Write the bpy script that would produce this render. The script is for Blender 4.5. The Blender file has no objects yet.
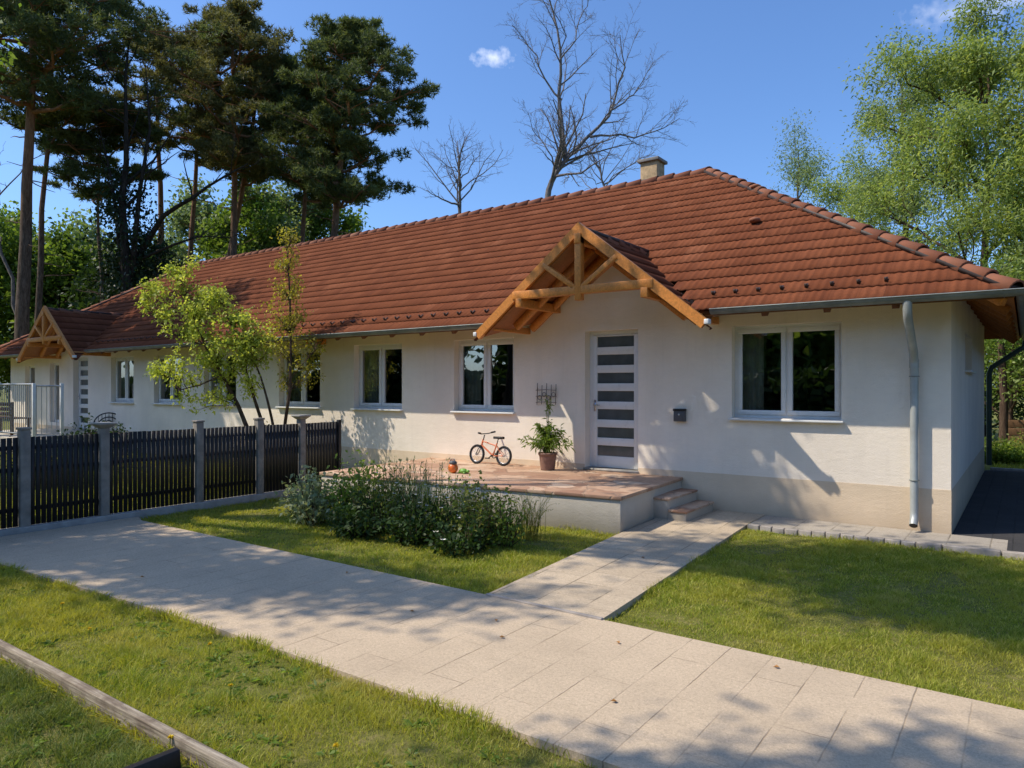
import bpy, bmesh, math, random
import numpy as np
from math import sin, cos, pi, radians, sqrt, atan2
from mathutils import Vector, Matrix

rng = np.random.default_rng(7)
random.seed(7)
scene = bpy.context.scene
COL = scene.collection

# ------------------------------------------------------------------ camera frame (metres, house front wall is y=0)
FPX = 714.0
YAW = math.atan(515 / 714)
FW = np.array([-sin(YAW), cos(YAW)]); RT = np.array([cos(YAW), sin(YAW)])
CAM = (0.723, -9.82, 1.733)

def gp(px, depth):
    """ground position a given distance out along a bearing"""
    v = np.array(CAM[:2]) + depth * (FW + RT * (px - 512) / FPX)
    return float(v[0]), float(v[1])
def hz(py, depth):
    return CAM[2] + (387 - py) * depth / FPX

# ------------------------------------------------------------------ mesh builder
class MB:
    def __init__(s):
        s.V = []; s.F = {3: [], 4: []}; s.n = 0; s.UV = {3: [], 4: []}; s.hasuv = False
    def add(s, V, F, uv=None):
        V = np.asarray(V, float).reshape(-1, 3); F = np.asarray(F, int)
        k = F.shape[1]
        s.V.append(V); s.F[k].append(F + s.n); s.n += len(V)
        if uv is not None:
            s.hasuv = True
            s.UV[k].append(np.asarray(uv, float)[F].reshape(-1, 2))
        elif True:
            s.UV[k].append(np.zeros((F.size, 2)))
        return s
    def box(s, x0, x1, y0, y1, z0, z1):
        V = [(x0,y0,z0),(x1,y0,z0),(x1,y1,z0),(x0,y1,z0),(x0,y0,z1),(x1,y0,z1),(x1,y1,z1),(x0,y1,z1)]
        F = [(0,3,2,1),(4,5,6,7),(0,1,5,4),(1,2,6,5),(2,3,7,6),(3,0,4,7)]
        return s.add(V, F)
    def hexa(s, bot, top):
        V = list(bot) + list(top)
        F = [(0,3,2,1),(4,5,6,7),(0,1,5,4),(1,2,6,5),(2,3,7,6),(3,0,4,7)]
        return s.add(V, F)
    def beam(s, p, q, w, h, up=(0,0,1)):
        """bar from p to q; w across, h in the up-ish direction"""
        p = Vector(p); q = Vector(q); d = (q-p).normalized()
        side = d.cross(Vector(up))
        if side.length < 1e-4: side = d.cross(Vector((0,1,0)))
        side.normalize(); u = side.cross(d).normalized()
        a = side*w/2; b = u*h/2
        V = [p-a-b, p+a-b, p+a+b, p-a+b, q-a-b, q+a-b, q+a+b, q-a+b]
        F = [(0,1,2,3),(4,7,6,5),(0,4,5,1),(1,5,6,2),(2,6,7,3),(3,7,4,0)]
        return s.add([tuple(v) for v in V], F)
    def tube(s, P, R, n=6, caps=True):
        P = np.asarray(P, float); m = len(P)
        R = np.full(m, R, float) if np.isscalar(R) else np.asarray(R, float)
        T = np.gradient(P, axis=0); T /= (np.linalg.norm(T, axis=1, keepdims=True) + 1e-9)
        a = np.array([0,0,1.0]) if abs(T[0][2]) < .9 else np.array([1.0,0,0])
        ang = np.arange(n) * 2*pi/n
        rings = []
        side = np.cross(T[0], a); side /= np.linalg.norm(side)
        for i in range(m):
            side = side - T[i]*np.dot(side, T[i]); side /= (np.linalg.norm(side)+1e-9)
            up = np.cross(side, T[i])
            rings.append(P[i] + R[i]*(np.cos(ang)[:,None]*side + np.sin(ang)[:,None]*up))
        V = np.concatenate(rings)
        i = np.arange(m-1)[:,None]*n; j = np.arange(n)[None,:]; k = (j+1) % n
        F = np.stack([i+j, i+k, i+n+k, i+n+j], -1).reshape(-1,4)
        s.add(V, F[:, ::-1])
        if caps:
            for base, ri in ((0,0),((m-1)*n,m-1)):
                if R[ri] > 1e-3:
                    c = np.concatenate([V[base:base+n], P[ri:ri+1]])
                    s.add(c, [(q,(q+1)%n,n) if base else ((q+1)%n,q,n) for q in range(n)])
        return s
    def lathe(s, prof, n=16, c=(0,0,0)):
        prof = np.asarray(prof, float); m = len(prof)
        ang = np.arange(n)*2*pi/n
        V = np.concatenate([np.stack([c[0]+r*np.cos(ang), c[1]+r*np.sin(ang), np.full(n, c[2]+z)], 1) for r, z in prof])
        i = np.arange(m-1)[:,None]*n; j = np.arange(n)[None,:]; k = (j+1)%n
        return s.add(V, np.stack([i+j, i+k, i+n+k, i+n+j], -1).reshape(-1,4))
    def torus(s, c, R, r, axis='y', n=24, m=8, M=None):
        a = np.arange(n)*2*pi/n; b = np.arange(m)*2*pi/m
        A, B = np.meshgrid(a, b, indexing='ij')
        x = (R+r*np.cos(B))*np.cos(A); z = (R+r*np.cos(B))*np.sin(A); y = r*np.sin(B)
        V = np.stack([x,y,z],-1).reshape(-1,3)
        if axis == 'z': V = V[:,[0,2,1]]
        if axis == 'x': V = V[:,[1,0,2]]
        i = np.arange(n)[:,None]; j = np.arange(m)[None,:]; i2=(i+1)%n; j2=(j+1)%m
        F = np.stack([i*m+j, i2*m+j, i2*m+j2, i*m+j2],-1).reshape(-1,4)
        return s.add(V+np.asarray(c), F)
    def ball(s, c, r, n=12, m=8):
        r = np.array([r,r,r],float) if np.isscalar(r) else np.array(r,float)
        t = np.linspace(0,pi,m+1)
        prof = np.stack([np.sin(t), -np.cos(t)],1)
        ang = np.arange(n)*2*pi/n
        V = np.concatenate([np.stack([a*np.cos(ang), a*np.sin(ang), np.full(n,b)],1) for a,b in prof])*r+np.asarray(c)
        i = np.arange(m)[:,None]*n; j = np.arange(n)[None,:]; k=(j+1)%n
        return s.add(V, np.stack([i+j,i+k,i+n+k,i+n+j],-1).reshape(-1,4))
    def leaves(s, P, D, L, W, droop=0.0, rg=rng):
        """P positions, D unit directions, L length, W width (arrays): one folded 4-vert leaf each"""
        N = len(P)
        if N == 0: return s
        rnd = rg.normal(size=(N,3)); side = np.cross(D, rnd); side /= np.linalg.norm(side,axis=1,keepdims=True)+1e-9
        L = np.broadcast_to(L,(N,))[:,None]; W = np.broadcast_to(W,(N,))[:,None]
        mid = P + D*L*.45
        tip = P + D*L; tip = tip + np.array([0,0,-1.0])*L*droop
        V = np.stack([P, mid+side*W/2, tip, mid-side*W/2],1).reshape(-1,3)
        F = np.arange(4*N).reshape(-1,4)
        return s.add(V, F)
    def tris(s, P, D, L, W, rg=rng):
        N = len(P)
        rnd = rg.normal(size=(N,3)); side = np.cross(D, rnd); side /= np.linalg.norm(side,axis=1,keepdims=True)+1e-9
        L = np.broadcast_to(L,(N,))[:,None]; W = np.broadcast_to(W,(N,))[:,None]
        V = np.stack([P-side*W/2, P+side*W/2, P+D*L],1).reshape(-1,3)
        return s.add(V, np.arange(3*N).reshape(-1,3))
    def build(s, name, mat=None, parent=None, smooth=False, bevel=0, label=None):
        me = bpy.data.meshes.new(name)
        V = np.concatenate(s.V).astype(np.float32)
        F4 = np.concatenate(s.F[4]) if s.F[4] else np.zeros((0,4),int)
        F3 = np.concatenate(s.F[3]) if s.F[3] else np.zeros((0,3),int)
        me.vertices.add(len(V)); me.vertices.foreach_set('co', V.ravel())
        loops = np.concatenate([F4.ravel(), F3.ravel()]).astype(np.int32)
        me.loops.add(len(loops)); me.loops.foreach_set('vertex_index', loops)
        n4, n3 = len(F4), len(F3)
        st = np.concatenate([np.arange(n4)*4, n4*4+np.arange(n3)*3]).astype(np.int32)
        me.polygons.add(n4+n3); me.polygons.foreach_set('loop_start', st)
        me.update(calc_edges=True)
        if smooth: me.polygons.foreach_set('use_smooth', np.ones(n4+n3, bool))
        if s.hasuv:
            uvl = me.uv_layers.new(name='UVMap')
            uv = np.concatenate([np.concatenate(s.UV[k]) for k in (4,3) if s.UV[k]]).astype(np.float32)
            uvl.data.foreach_set('uv', uv.ravel())
        me.validate()
        o = bpy.data.objects.new(name, me); COL.objects.link(o)
        if mat: me.materials.append(mat)
        if parent is not None: attach(o, parent)
        if bevel:
            b = o.modifiers.new('bevel','BEVEL'); b.width = bevel; b.segments = 2; b.limit_method='ANGLE'; b.angle_limit=radians(40)
        if label: o['label'] = label
        return o

def world_of(o):
    m = Matrix.LocRotScale(o.location, o.rotation_euler, None)
    return world_of(o.parent) @ m if o.parent else m
def attach(o, parent):
    """parts are modelled in world space: keep them there under their parent"""
    o.parent = parent
    o.matrix_parent_inverse = Matrix.Identity(4)
    o.data.transform(world_of(parent).inverted())
def tag(o, label, cat, group=None, kind=None):
    o['label'] = label; o['category'] = cat
    if group: o['group'] = group
    if kind: o['kind'] = kind
    return o
def thing(name, label, cat, loc=(0,0,0), group=None):
    o = bpy.data.objects.new(name, None); COL.objects.link(o); o.location = loc
    o.empty_display_size = .1
    return tag(o, label, cat, group)
def struct(o):
    o['kind'] = 'structure'; return o
def part_empty(name, loc, parent):
    o = bpy.data.objects.new(name, None); COL.objects.link(o); o.parent = parent
    o.location = Vector(loc) - world_of(parent).translation
    return o
def copy_tree(o, parent=None):
    c = o.copy(); COL.objects.link(c); c.parent = parent
    for ch in [x for x in bpy.data.objects if x.parent == o]: copy_tree(ch, c)
    return c

# ------------------------------------------------------------------ materials
class NT:
    def __init__(s, name):
        s.m = bpy.data.materials.new(name); s.m.use_nodes = True
        s.t = s.m.node_tree; s.t.nodes.clear()
        s.out = s.n('ShaderNodeOutputMaterial')
    def n(s, typ, **kw):
        nd = s.t.nodes.new(typ)
        for k, v in kw.items():
            if k.startswith('_'): setattr(nd, k[1:], v)
        for k, v in kw.items():
            if not k.startswith('_'):
                key = k.replace('__',' ') if isinstance(k,str) else k
                s.set(nd.inputs[key], v)
        return nd
    def set(s, inp, v):
        if isinstance(v, bpy.types.NodeSocket): s.t.links.new(v, inp)
        elif isinstance(v, tuple) and len(v) == 3 and inp.type == 'RGBA': inp.default_value = (*v, 1)
        else: inp.default_value = v
    def pos(s):
        return s.n('ShaderNodeNewGeometry').outputs['Position']
    def noise(s, vec, scale, detail=4, rough=.55, out='Fac', dist=0):
        nd = s.n('ShaderNodeTexNoise', Vector=vec, Scale=scale, Detail=detail, Roughness=rough, Distortion=dist)
        return nd.outputs[out]
    def ramp(s, fac, stops, interp='LINEAR'):
        nd = s.n('ShaderNodeValToRGB', Fac=fac); r = nd.color_ramp; r.interpolation = interp
        while len(r.elements) < len(stops): r.elements.new(.5)
        for e, (p, c) in zip(r.elements, stops):
            e.position = p; e.color = (*c, 1) if isinstance(c, tuple) else (c,c,c,1)
        return nd.outputs['Color']
    def mix(s, fac, a, b, mode='MIX'):
        nd = s.n('ShaderNodeMix', _data_type='RGBA', _blend_type=mode)
        s.set(nd.inputs[0], fac); s.set(nd.inputs[6], a); s.set(nd.inputs[7], b)
        return nd.outputs[2]
    def math(s, op, a, b=0.0, c=0.0):
        nd = s.n('ShaderNodeMath', _operation=op)
        s.set(nd.inputs[0], a); s.set(nd.inputs[1], b); s.set(nd.inputs[2], c)
        return nd.outputs[0]
    def maprange(s, v, a, b, c, d):
        nd = s.n('ShaderNodeMapRange'); 
        for i, x in enumerate((v,a,b,c,d)): s.set(nd.inputs[i], x)
        return nd.outputs[0]
    def vmul(s, v, t):
        nd = s.n('ShaderNodeVectorMath', _operation='MULTIPLY'); s.set(nd.inputs[0], v); nd.inputs[1].default_value = t
        return nd.outputs[0]
    def bump(s, h, strength=.3, dist=.01, normal=None):
        nd = s.n('ShaderNodeBump', Height=h, Strength=strength, Distance=dist)
        if normal is not None: s.set(nd.inputs['Normal'], normal)
        return nd.outputs['Normal']
    def princ(s, col, rough=.8, normal=None, metal=0, spec=.4, **kw):
        nd = s.n('ShaderNodeBsdfPrincipled')
        s.set(nd.inputs['Base Color'], col); s.set(nd.inputs['Roughness'], rough)
        s.set(nd.inputs['Metallic'], metal); s.set(nd.inputs['Specular IOR Level'], spec)
        if normal is not None: s.set(nd.inputs['Normal'], normal)
        return nd
    def fin(s, shader):
        s.t.links.new(shader.outputs[0] if hasattr(shader,'outputs') else shader, s.out.inputs['Surface']); return s.m

def simple(name, col, rough=.6, metal=0, spec=.4, var=.15, scale=8, bump=.0, bscale=60):
    t = NT(name); p = t.pos()
    n1 = t.noise(p, scale, 5)
    c2 = tuple(max(0, c*(1-var)) for c in col); c1 = tuple(min(1, c*(1+var)) for c in col)
    c = t.ramp(n1, [(.3, c2), (.7, c1)])
    nrm = t.bump(t.noise(p, bscale, 4), bump, .01) if bump else None
    r = t.maprange(t.noise(p, scale*2.3, 3), .3, .7, max(0,rough-.08), min(1,rough+.08))
    return t.fin(t.princ(c, r, nrm, metal, spec))

def m_stucco(name, c, stain=True):
    t = NT(name); p = t.pos()
    a = t.noise(p, .6, 6); b = t.noise(p, 90, 3); e = t.noise(t.vmul(p,(1.5,1.5,.25)), 1.3, 5)
    dk = tuple(x*.86 for x in c); lt = tuple(min(1,x*1.05) for x in c)
    col = t.ramp(a, [(.3, dk), (.65, lt)])
    col = t.mix(t.maprange(e,.48,.75,0,.32), col, tuple(x*.70 for x in c))
    col = t.mix(t.maprange(b,.35,.65,.0,.16), col, tuple(x*.8 for x in c))
    z = t.n('ShaderNodeSeparateXYZ', Vector=p).outputs['Z']
    zz = t.math('ADD', z, t.math('MULTIPLY', t.noise(p, 3, 4), .25))
    col = t.mix(t.maprange(zz, .12, .42, .5, 0), col, (.30,.24,.17))
    tr_ = t.noise(t.vmul(p,(1.0,1.0,2.2)), 7, 5, .7); col = t.mix(t.maprange(tr_,.45,.68,0,.14), col, tuple(x*.74 for x in c))
    dr = t.noise(t.vmul(p,(14,14,.7)), 1.0, 4, .6); col = t.mix(t.maprange(dr,.58,.74,0,.16), col, tuple(x*.66 for x in c))
    g = t.noise(p, 220, 2)
    h = t.math('ADD', g, t.math('ADD', t.math('MULTIPLY', t.noise(p, 60, 3), .9), t.math('MULTIPLY', tr_, 1.6)))
    return t.fin(t.princ(col, .92, t.bump(h, .5, .006), spec=.2))
M = {}
M['wall'] = m_stucco('wall_render', (.93,.83,.71))
M['plinth'] = m_stucco('plinth_render', (.78,.625,.455))
M['terrace_wall'] = m_stucco('terrace_render', (.58,.52,.43))

def m_tile():
    t = NT('clay_roof_tile'); uv = t.n('ShaderNodeUVMap').outputs[0]; p = t.pos()
    fl = t.n('ShaderNodeVectorMath', _operation='FLOOR'); t.set(fl.inputs[0], uv)
    wn = t.n('ShaderNodeTexWhiteNoise', _noise_dimensions='2D', Vector=fl.outputs[0]).outputs['Value']
    base = t.ramp(wn, [(0,(.168,.054,.025)),(.3,(.195,.064,.029)),(.7,(.21,.070,.032)),(.93,(.225,.076,.036)),(1,(.26,.096,.048))])
    v3=t.n('ShaderNodeVectorMath', _operation='MULTIPLY'); t.set(v3.inputs[0], uv); v3.inputs[1].default_value=(3,1,1)
    f3=t.n('ShaderNodeVectorMath', _operation='FLOOR'); t.set(f3.inputs[0], v3.outputs[0])
    w3=t.n('ShaderNodeTexWhiteNoise', _noise_dimensions='2D', Vector=f3.outputs[0]).outputs['Value']
    base=t.mix(t.maprange(w3,.45,1,0,.38), base, (.105,.034,.018))
    big = t.noise(p, .35, 5); col = t.mix(t.maprange(big,.35,.7,0,.4), base, (.125,.034,.017))
    gr = t.noise(p, 22, 8, .75); col = t.mix(t.maprange(gr,.42,.70,0,.6), col, (.105,.04,.024))
    li = t.noise(p, 45, 3, .6); col = t.mix(t.maprange(li,.64,.76,0,.22), col, (.30,.20,.13))
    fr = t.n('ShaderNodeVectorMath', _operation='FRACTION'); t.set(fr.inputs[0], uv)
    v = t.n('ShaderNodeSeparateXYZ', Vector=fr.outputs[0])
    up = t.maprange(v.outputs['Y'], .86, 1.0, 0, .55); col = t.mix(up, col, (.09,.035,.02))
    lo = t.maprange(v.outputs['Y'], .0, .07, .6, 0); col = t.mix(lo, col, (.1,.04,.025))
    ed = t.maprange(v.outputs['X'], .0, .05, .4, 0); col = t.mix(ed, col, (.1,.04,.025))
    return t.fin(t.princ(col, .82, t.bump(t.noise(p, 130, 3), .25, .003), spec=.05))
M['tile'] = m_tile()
def m_ridge():
    t = NT('clay_ridge_tile'); p = t.pos()
    isl = t.n('ShaderNodeNewGeometry').outputs['Random Per Island']
    c = t.ramp(isl, [(0,(.20,.07,.038)),(.5,(.26,.098,.053)),(1,(.34,.15,.09))])
    c = t.mix(t.maprange(t.noise(p,12,6,.7),.45,.7,0,.5), c, (.17,.085,.06))
    return t.fin(t.princ(c, .8, t.bump(t.noise(p,90,3),.3,.004), spec=.25))
M['ridge'] = m_ridge()

def m_wood(name, c, rough=.5, gscale=1.0, dark=.6):
    t = NT(name); p = t.n('ShaderNodeTexCoord').outputs['Object']
    w = t.noise(t.vmul(p,(9*gscale,9*gscale,9*gscale)), 1.6, 8, .7, dist=2.2)
    fine = t.noise(t.vmul(p,(60,60,12)), 1.5, 4, .6)
    col = t.ramp(w, [(.3, tuple(x*dark for x in c)), (.55, c), (.75, tuple(min(1,x*1.18) for x in c))])
    col = t.mix(t.maprange(fine,.45,.7,0,.35), col, tuple(x*.55 for x in c))
    return t.fin(t.princ(col, rough, t.bump(fine, .2, .003), spec=.35))
M['wood'] = m_wood('orange_stained_timber', (.66,.255,.055), .42)
M['soffit'] = m_wood('soffit_boards', (.36,.13,.035), .55)
M['wood_dark'] = m_wood('dark_stained_timber', (.17,.065,.022), .55)
M['old_wood'] = m_wood('weathered_timber', (.30,.25,.19), .9, dark=.45)
def m_oldwood():
    t = NT('weathered_board'); p = t.pos()
    n = t.noise(t.vmul(p,(2.2,60,60)), 1.0, 6, .7, dist=.5); k = t.noise(p, 5, 5, .65)
    c = t.ramp(n, [(.3,(.13,.10,.075)),(.5,(.36,.30,.225)),(.7,(.55,.47,.37))])
    c = t.mix(t.maprange(k,.45,.62,0,.7), c, (.16,.12,.09))
    return t.fin(t.princ(c, .95, t.bump(n,.9,.01), spec=.1))
M['old_wood'] = m_oldwood()
M['fence_wood'] = m_wood('brown_fence_boards', (.22,.12,.06), .8)
M['black_wood'] = m_wood('black_slats', (.022,.019,.018), .5)
M['white'] = simple('white_pvc', (.74,.74,.73), .32, spec=.5, var=.05, scale=3)
M['white_metal'] = simple('white_sill_metal', (.72,.72,.71), .35, var=.06)
M['zinc'] = simple('zinc_gutter', (.21,.23,.22), .5, metal=.4, var=.22, scale=5)
M['pipe'] = simple('painted_downpipe', (.40,.42,.41), .45, metal=.3, var=.18, scale=4)
M['green_pipe'] = simple('dark_green_pipe', (.035,.06,.045), .5)
M['black'] = simple('black_plastic', (.015,.015,.016), .45)
M['rubber'] = simple('tyre_rubber', (.02,.02,.021), .85)
M['chrome'] = simple('bare_steel', (.55,.56,.58), .3, metal=1, var=.1)
M['rail'] = simple('galvanised_rail', (.42,.43,.44), .45, metal=.6)
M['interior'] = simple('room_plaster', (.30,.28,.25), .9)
M['concrete'] = simple('grey_concrete', (.33,.315,.29), .92, var=.22, scale=6, bump=.4, bscale=70)
M['post'] = simple('grey_fence_post', (.24,.215,.185), .85, var=.28, scale=7, bump=.4, bscale=60)
M['kerb'] = simple('kerb_concrete', (.34,.30,.265), .93, var=.3, scale=9, bump=.5, bscale=60)
M['brick'] = simple('chimney_brick', (.40,.29,.17), .9, var=.3, scale=14, bump=.5, bscale=30)
M['cap'] = simple('chimney_cap', (.22,.21,.20), .9)
M['lead'] = simple('dark_flashing', (.05,.035,.03), .6)
M['pot'] = simple('terracotta_pot', (.24,.135,.10), .75, var=.25, scale=10)
M['soil'] = simple('soil', (.05,.035,.022), 1.0, var=.5, scale=30, bump=.8, bscale=40)
M['orange_paint'] = simple('orange_bike_paint', (.62,.17,.07), .35, spec=.5)
M['toy_orange'] = simple('orange_toy_plastic', (.75,.17,.03), .35, spec=.5, var=.1)
M['toy_green'] = simple('green_toy_plastic', (.16,.36,.05), .4, spec=.5, var=.1)
M['toy_grey'] = simple('grey_toy_plastic', (.09,.09,.10), .45)
M['yellow'] = simple('yellow_petal', (.75,.55,.02), .7)
M['petal'] = simple('white_petal', (.72,.70,.62), .7)
M['curtain'] = simple('net_curtain', (.62,.60,.56), .95, var=.1)
M['trellis'] = simple('rusty_wire', (.16,.13,.11), .7, metal=.3)
M['dry_leaf'] = simple('dry_leaf', (.35,.17,.05), .85)

def m_glass():
    t = NT('window_glass'); p = t.pos()
    fr = t.n('ShaderNodeFresnel', IOR=1.75).outputs[0]
    nb = t.bump(t.noise(p, 1.6, 2), .05, .05)
    gl = t.n('ShaderNodeBsdfGlossy', Color=(.95,.97,1), Roughness=.01, Normal=nb)
    tr = t.n('ShaderNodeBsdfTransparent', Color=(.72,.78,.74))
    mx = t.n('ShaderNodeMixShader'); t.set(mx.inputs[0], t.maprange(fr,0,1,.20,1.0)); t.set(mx.inputs[1], tr.outputs[0]); t.set(mx.inputs[2], gl.outputs[0])
    return t.fin(mx)
M['glass'] = m_glass()
M['frosted'] = simple('frosted_door_glass', (.085,.095,.10), .18, spec=.9, var=.2, scale=5)

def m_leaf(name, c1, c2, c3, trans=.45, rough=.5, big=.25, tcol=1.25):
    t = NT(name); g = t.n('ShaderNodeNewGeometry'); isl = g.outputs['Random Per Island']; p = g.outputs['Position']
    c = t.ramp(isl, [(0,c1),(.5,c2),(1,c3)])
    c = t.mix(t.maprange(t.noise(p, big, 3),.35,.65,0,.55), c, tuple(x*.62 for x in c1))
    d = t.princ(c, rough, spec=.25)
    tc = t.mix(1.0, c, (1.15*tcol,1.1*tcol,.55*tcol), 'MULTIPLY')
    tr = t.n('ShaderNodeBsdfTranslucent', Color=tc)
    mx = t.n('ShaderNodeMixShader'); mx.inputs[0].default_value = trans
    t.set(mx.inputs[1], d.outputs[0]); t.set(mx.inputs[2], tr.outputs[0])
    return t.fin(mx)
M['needle'] = m_leaf('pine_needles', (.07,.105,.042),(.115,.15,.056),(.19,.22,.08), .38, .6)
M['needle_warm'] = m_leaf('pine_needles_warm', (.11,.12,.048),(.165,.165,.064),(.24,.22,.085), .35, .6)
M['leaf_green'] = m_leaf('spring_leaves', (.10,.17,.03),(.16,.25,.045),(.24,.33,.065), .5)
M['leaf_dark'] = m_leaf('dark_green_leaves', (.025,.05,.012),(.04,.08,.02),(.06,.11,.03), .35)  # dark green leaf tones for undergrowth, shrubs and hedges
M['leaf_willow'] = m_leaf('willow_leaves', (.20,.28,.07),(.31,.41,.11),(.48,.55,.22), .5, tcol=1.1)
M['leaf_blue'] = m_leaf('grey_green_leaves', (.15,.22,.11),(.22,.30,.15),(.30,.38,.2), .45)
M['leaf_maple'] = m_leaf('yellow_green_maple_leaves', (.30,.38,.06),(.46,.53,.10),(.66,.70,.20), .5, big=1.2)
M['leaf_sapling'] = m_leaf('bronze_green_leaves', (.24,.22,.035),(.36,.34,.055),(.50,.47,.09), .5, big=1.2)
M['leaf_bush'] = m_leaf('bush_leaves', (.14,.23,.045),(.23,.33,.065),(.38,.48,.12), .55, big=2)
M['leaf_bush2'] = m_leaf('olive_bush_leaves', (.18,.23,.06),(.31,.35,.09),(.55,.50,.18), .55, big=2)
M['leaf_silver'] = m_leaf('silver_leaves', (.20,.25,.14),(.32,.38,.23),(.50,.54,.36), .45, big=2)
M['ivy'] = m_leaf('ivy_leaves', (.012,.03,.01),(.02,.045,.014),(.03,.06,.02), .15)

def m_grass():
    t = NT('grass_blades'); g = t.n('ShaderNodeNewGeometry'); isl = g.outputs['Random Per Island']; p = g.outputs['Position']
    c = t.ramp(isl, [(0,(.17,.24,.03)),(.35,(.27,.34,.04)),(.7,(.40,.43,.06)),(1,(.62,.54,.20))])
    n1 = t.noise(p, .9, 5, .6); n2 = t.noise(p, 4.5, 4, .6)
    c = t.mix(t.maprange(n1,.42,.62,0,.7), c, (.46,.43,.075))
    c = t.mix(t.maprange(n2,.52,.68,0,.45), c, (.17,.24,.035))
    c = t.mix(t.maprange(t.noise(p,2.1,4),.56,.75,0,.6), c, (.56,.47,.20))
    d = t.princ(c, .55, spec=.25); tr = t.n('ShaderNodeBsdfTranslucent', Color=t.mix(1.0,c,(1.3,1.25,.5),'MULTIPLY'))
    mx = t.n('ShaderNodeMixShader'); mx.inputs[0].default_value=.45
    t.set(mx.inputs[1], d.outputs[0]); t.set(mx.inputs[2], tr.outputs[0]); return t.fin(mx)
M['grass'] = m_grass()
M['bed_grass'] = m_leaf('bed_grass_blades', (.10,.15,.03),(.17,.23,.045),(.34,.36,.11), .4, big=3)

def m_ground():
    t = NT('lawn_soil'); p = t.pos()
    c = t.ramp(t.noise(p, 9, 8, .7), [(.3,(.08,.09,.025)),(.5,(.17,.17,.04)),(.68,(.28,.23,.10))])
    c = t.mix(t.maprange(t.noise(p,.3,5),.4,.7,0,.5), c, (.12,.15,.03))
    return t.fin(t.princ(c, 1, t.bump(t.noise(p,35,6,.7),.9,.03), spec=.1))
M['ground'] = m_ground()

def m_bark(name, c1, c2, top=None, z0=0, z1=1):
    t = NT(name); p = t.pos()
    n = t.noise(t.vmul(p,(6,6,1.4)), 2.2, 7, .7, dist=.6)
    c = t.ramp(n, [(.32,tuple(x*.35 for x in c1)),(.5,c1),(.7,c2)])
    if top:
        z = t.n('ShaderNodeSeparateXYZ', Vector=p).outputs['Z']
        c = t.mix(t.maprange(z, z0, z1, 0, .9), c, t.ramp(n, [(.3,tuple(x*.5 for x in top)),(.6,top)]))
    return t.fin(t.princ(c, .95, t.bump(n, .9, .03), spec=.1))
M['bark_pine'] = m_bark('pine_bark', (.10,.075,.058),(.19,.15,.12), (.34,.17,.085), 8, 14)
M['bark_dark'] = m_bark('dark_bark', (.035,.03,.025),(.07,.06,.05))
M['bark_grey'] = m_bark('grey_bark', (.17,.15,.14),(.28,.25,.235))
M['bark_brown'] = m_bark('sapling_bark', (.10,.065,.045),(.18,.13,.09))

def m_paving(name, sx, sy, base, vary, joint, offx=0.0, offy=0.0, rot=0.0, jw=.012, dirty=.4):
    """slabs sx by sy metres, joints darkened unevenly"""
    t = NT(name); p = t.pos()
    mp = t.n('ShaderNodeMapping', Vector=p); mp.inputs['Location'].default_value=(offx,offy,0); mp.inputs['Rotation'].default_value=(0,0,rot)
    q = mp.outputs[0]
    sp = t.n('ShaderNodeSeparateXYZ', Vector=q)
    wob = t.math('MULTIPLY', t.math('SUBTRACT', t.noise(p,6,3), .5), .012)
    ux = t.math('DIVIDE', t.math('ADD', sp.outputs['X'], wob), sx); 
    row = t.math('FLOOR', ux)
    uy = t.math('ADD', t.math('DIVIDE', t.math('ADD', sp.outputs['Y'], wob), sy), t.math('MULTIPLY', t.math('MODULO', row, 2.0), .5))
    fx = t.math('FRACT', ux); fy = t.math('FRACT', uy)
    ex = t.math('MULTIPLY', t.math('MINIMUM', fx, t.math('SUBTRACT', 1.0, fx)), sx)
    ey = t.math('MULTIPLY', t.math('MINIMUM', fy, t.math('SUBTRACT', 1.0, fy)), sy)
    cid = t.n('ShaderNodeCombineXYZ'); t.set(cid.inputs[0], row); t.set(cid.inputs[1], t.math('FLOOR', uy))
    wn = t.n('ShaderNodeTexWhiteNoise', _noise_dimensions='2D', Vector=cid.outputs[0]).outputs['Value']
    e = t.math('MINIMUM', ex, t.math('MULTIPLY', ey, 1.7))
    jn = t.noise(p, 2.6, 4, .6)
    jm = t.math('MULTIPLY', t.maprange(e, 0, jw, 1, 0), t.maprange(jn, .38, .62, .05, .95))
    c = t.ramp(wn, [(0,tuple(x*(1-vary) for x in base)),(1,tuple(min(1,x*(1+vary)) for x in base))])
    sp1 = t.noise(p, 110, 4, .85); c = t.mix(t.maprange(sp1,.46,.66,0,.55), c, tuple(x*.52 for x in base))
    sp3 = t.noise(p, 42, 4, .85); c = t.mix(t.maprange(sp3,.47,.62,0,.5), c, tuple(x*.55 for x in base))
    sp4 = t.noise(p, 55, 3, .8); c = t.mix(t.maprange(sp4,.55,.66,0,.45), c, tuple(min(1,x*1.4) for x in base))
    sp2 = t.noise(p, 95, 3, .8); c = t.mix(t.maprange(sp2,.52,.68,0,.5), c, tuple(min(1,x*1.45) for x in base))
    st = t.noise(p, 1.1, 7, .7); c = t.mix(t.maprange(st,.45,.75,0,dirty), c, tuple(x*.55 for x in base))
    st2 = t.noise(p, 7, 6, .7); c = t.mix(t.maprange(st2,.52,.75,0,dirty*.8), c, tuple(x*.62 for x in base))
    c = t.mix(jm, c, joint)
    h = t.math('SUBTRACT', t.math('MULTIPLY', sp1, .6), t.math('MULTIPLY', jm, .6))
    return t.fin(t.princ(c, .92, t.bump(h, .9, .008), spec=.15))
M['drive'] = m_paving('driveway_slabs', .27, 1.1, (.57,.45,.32), .02, (.24,.18,.12), offx=.06, jw=.006)
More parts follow.
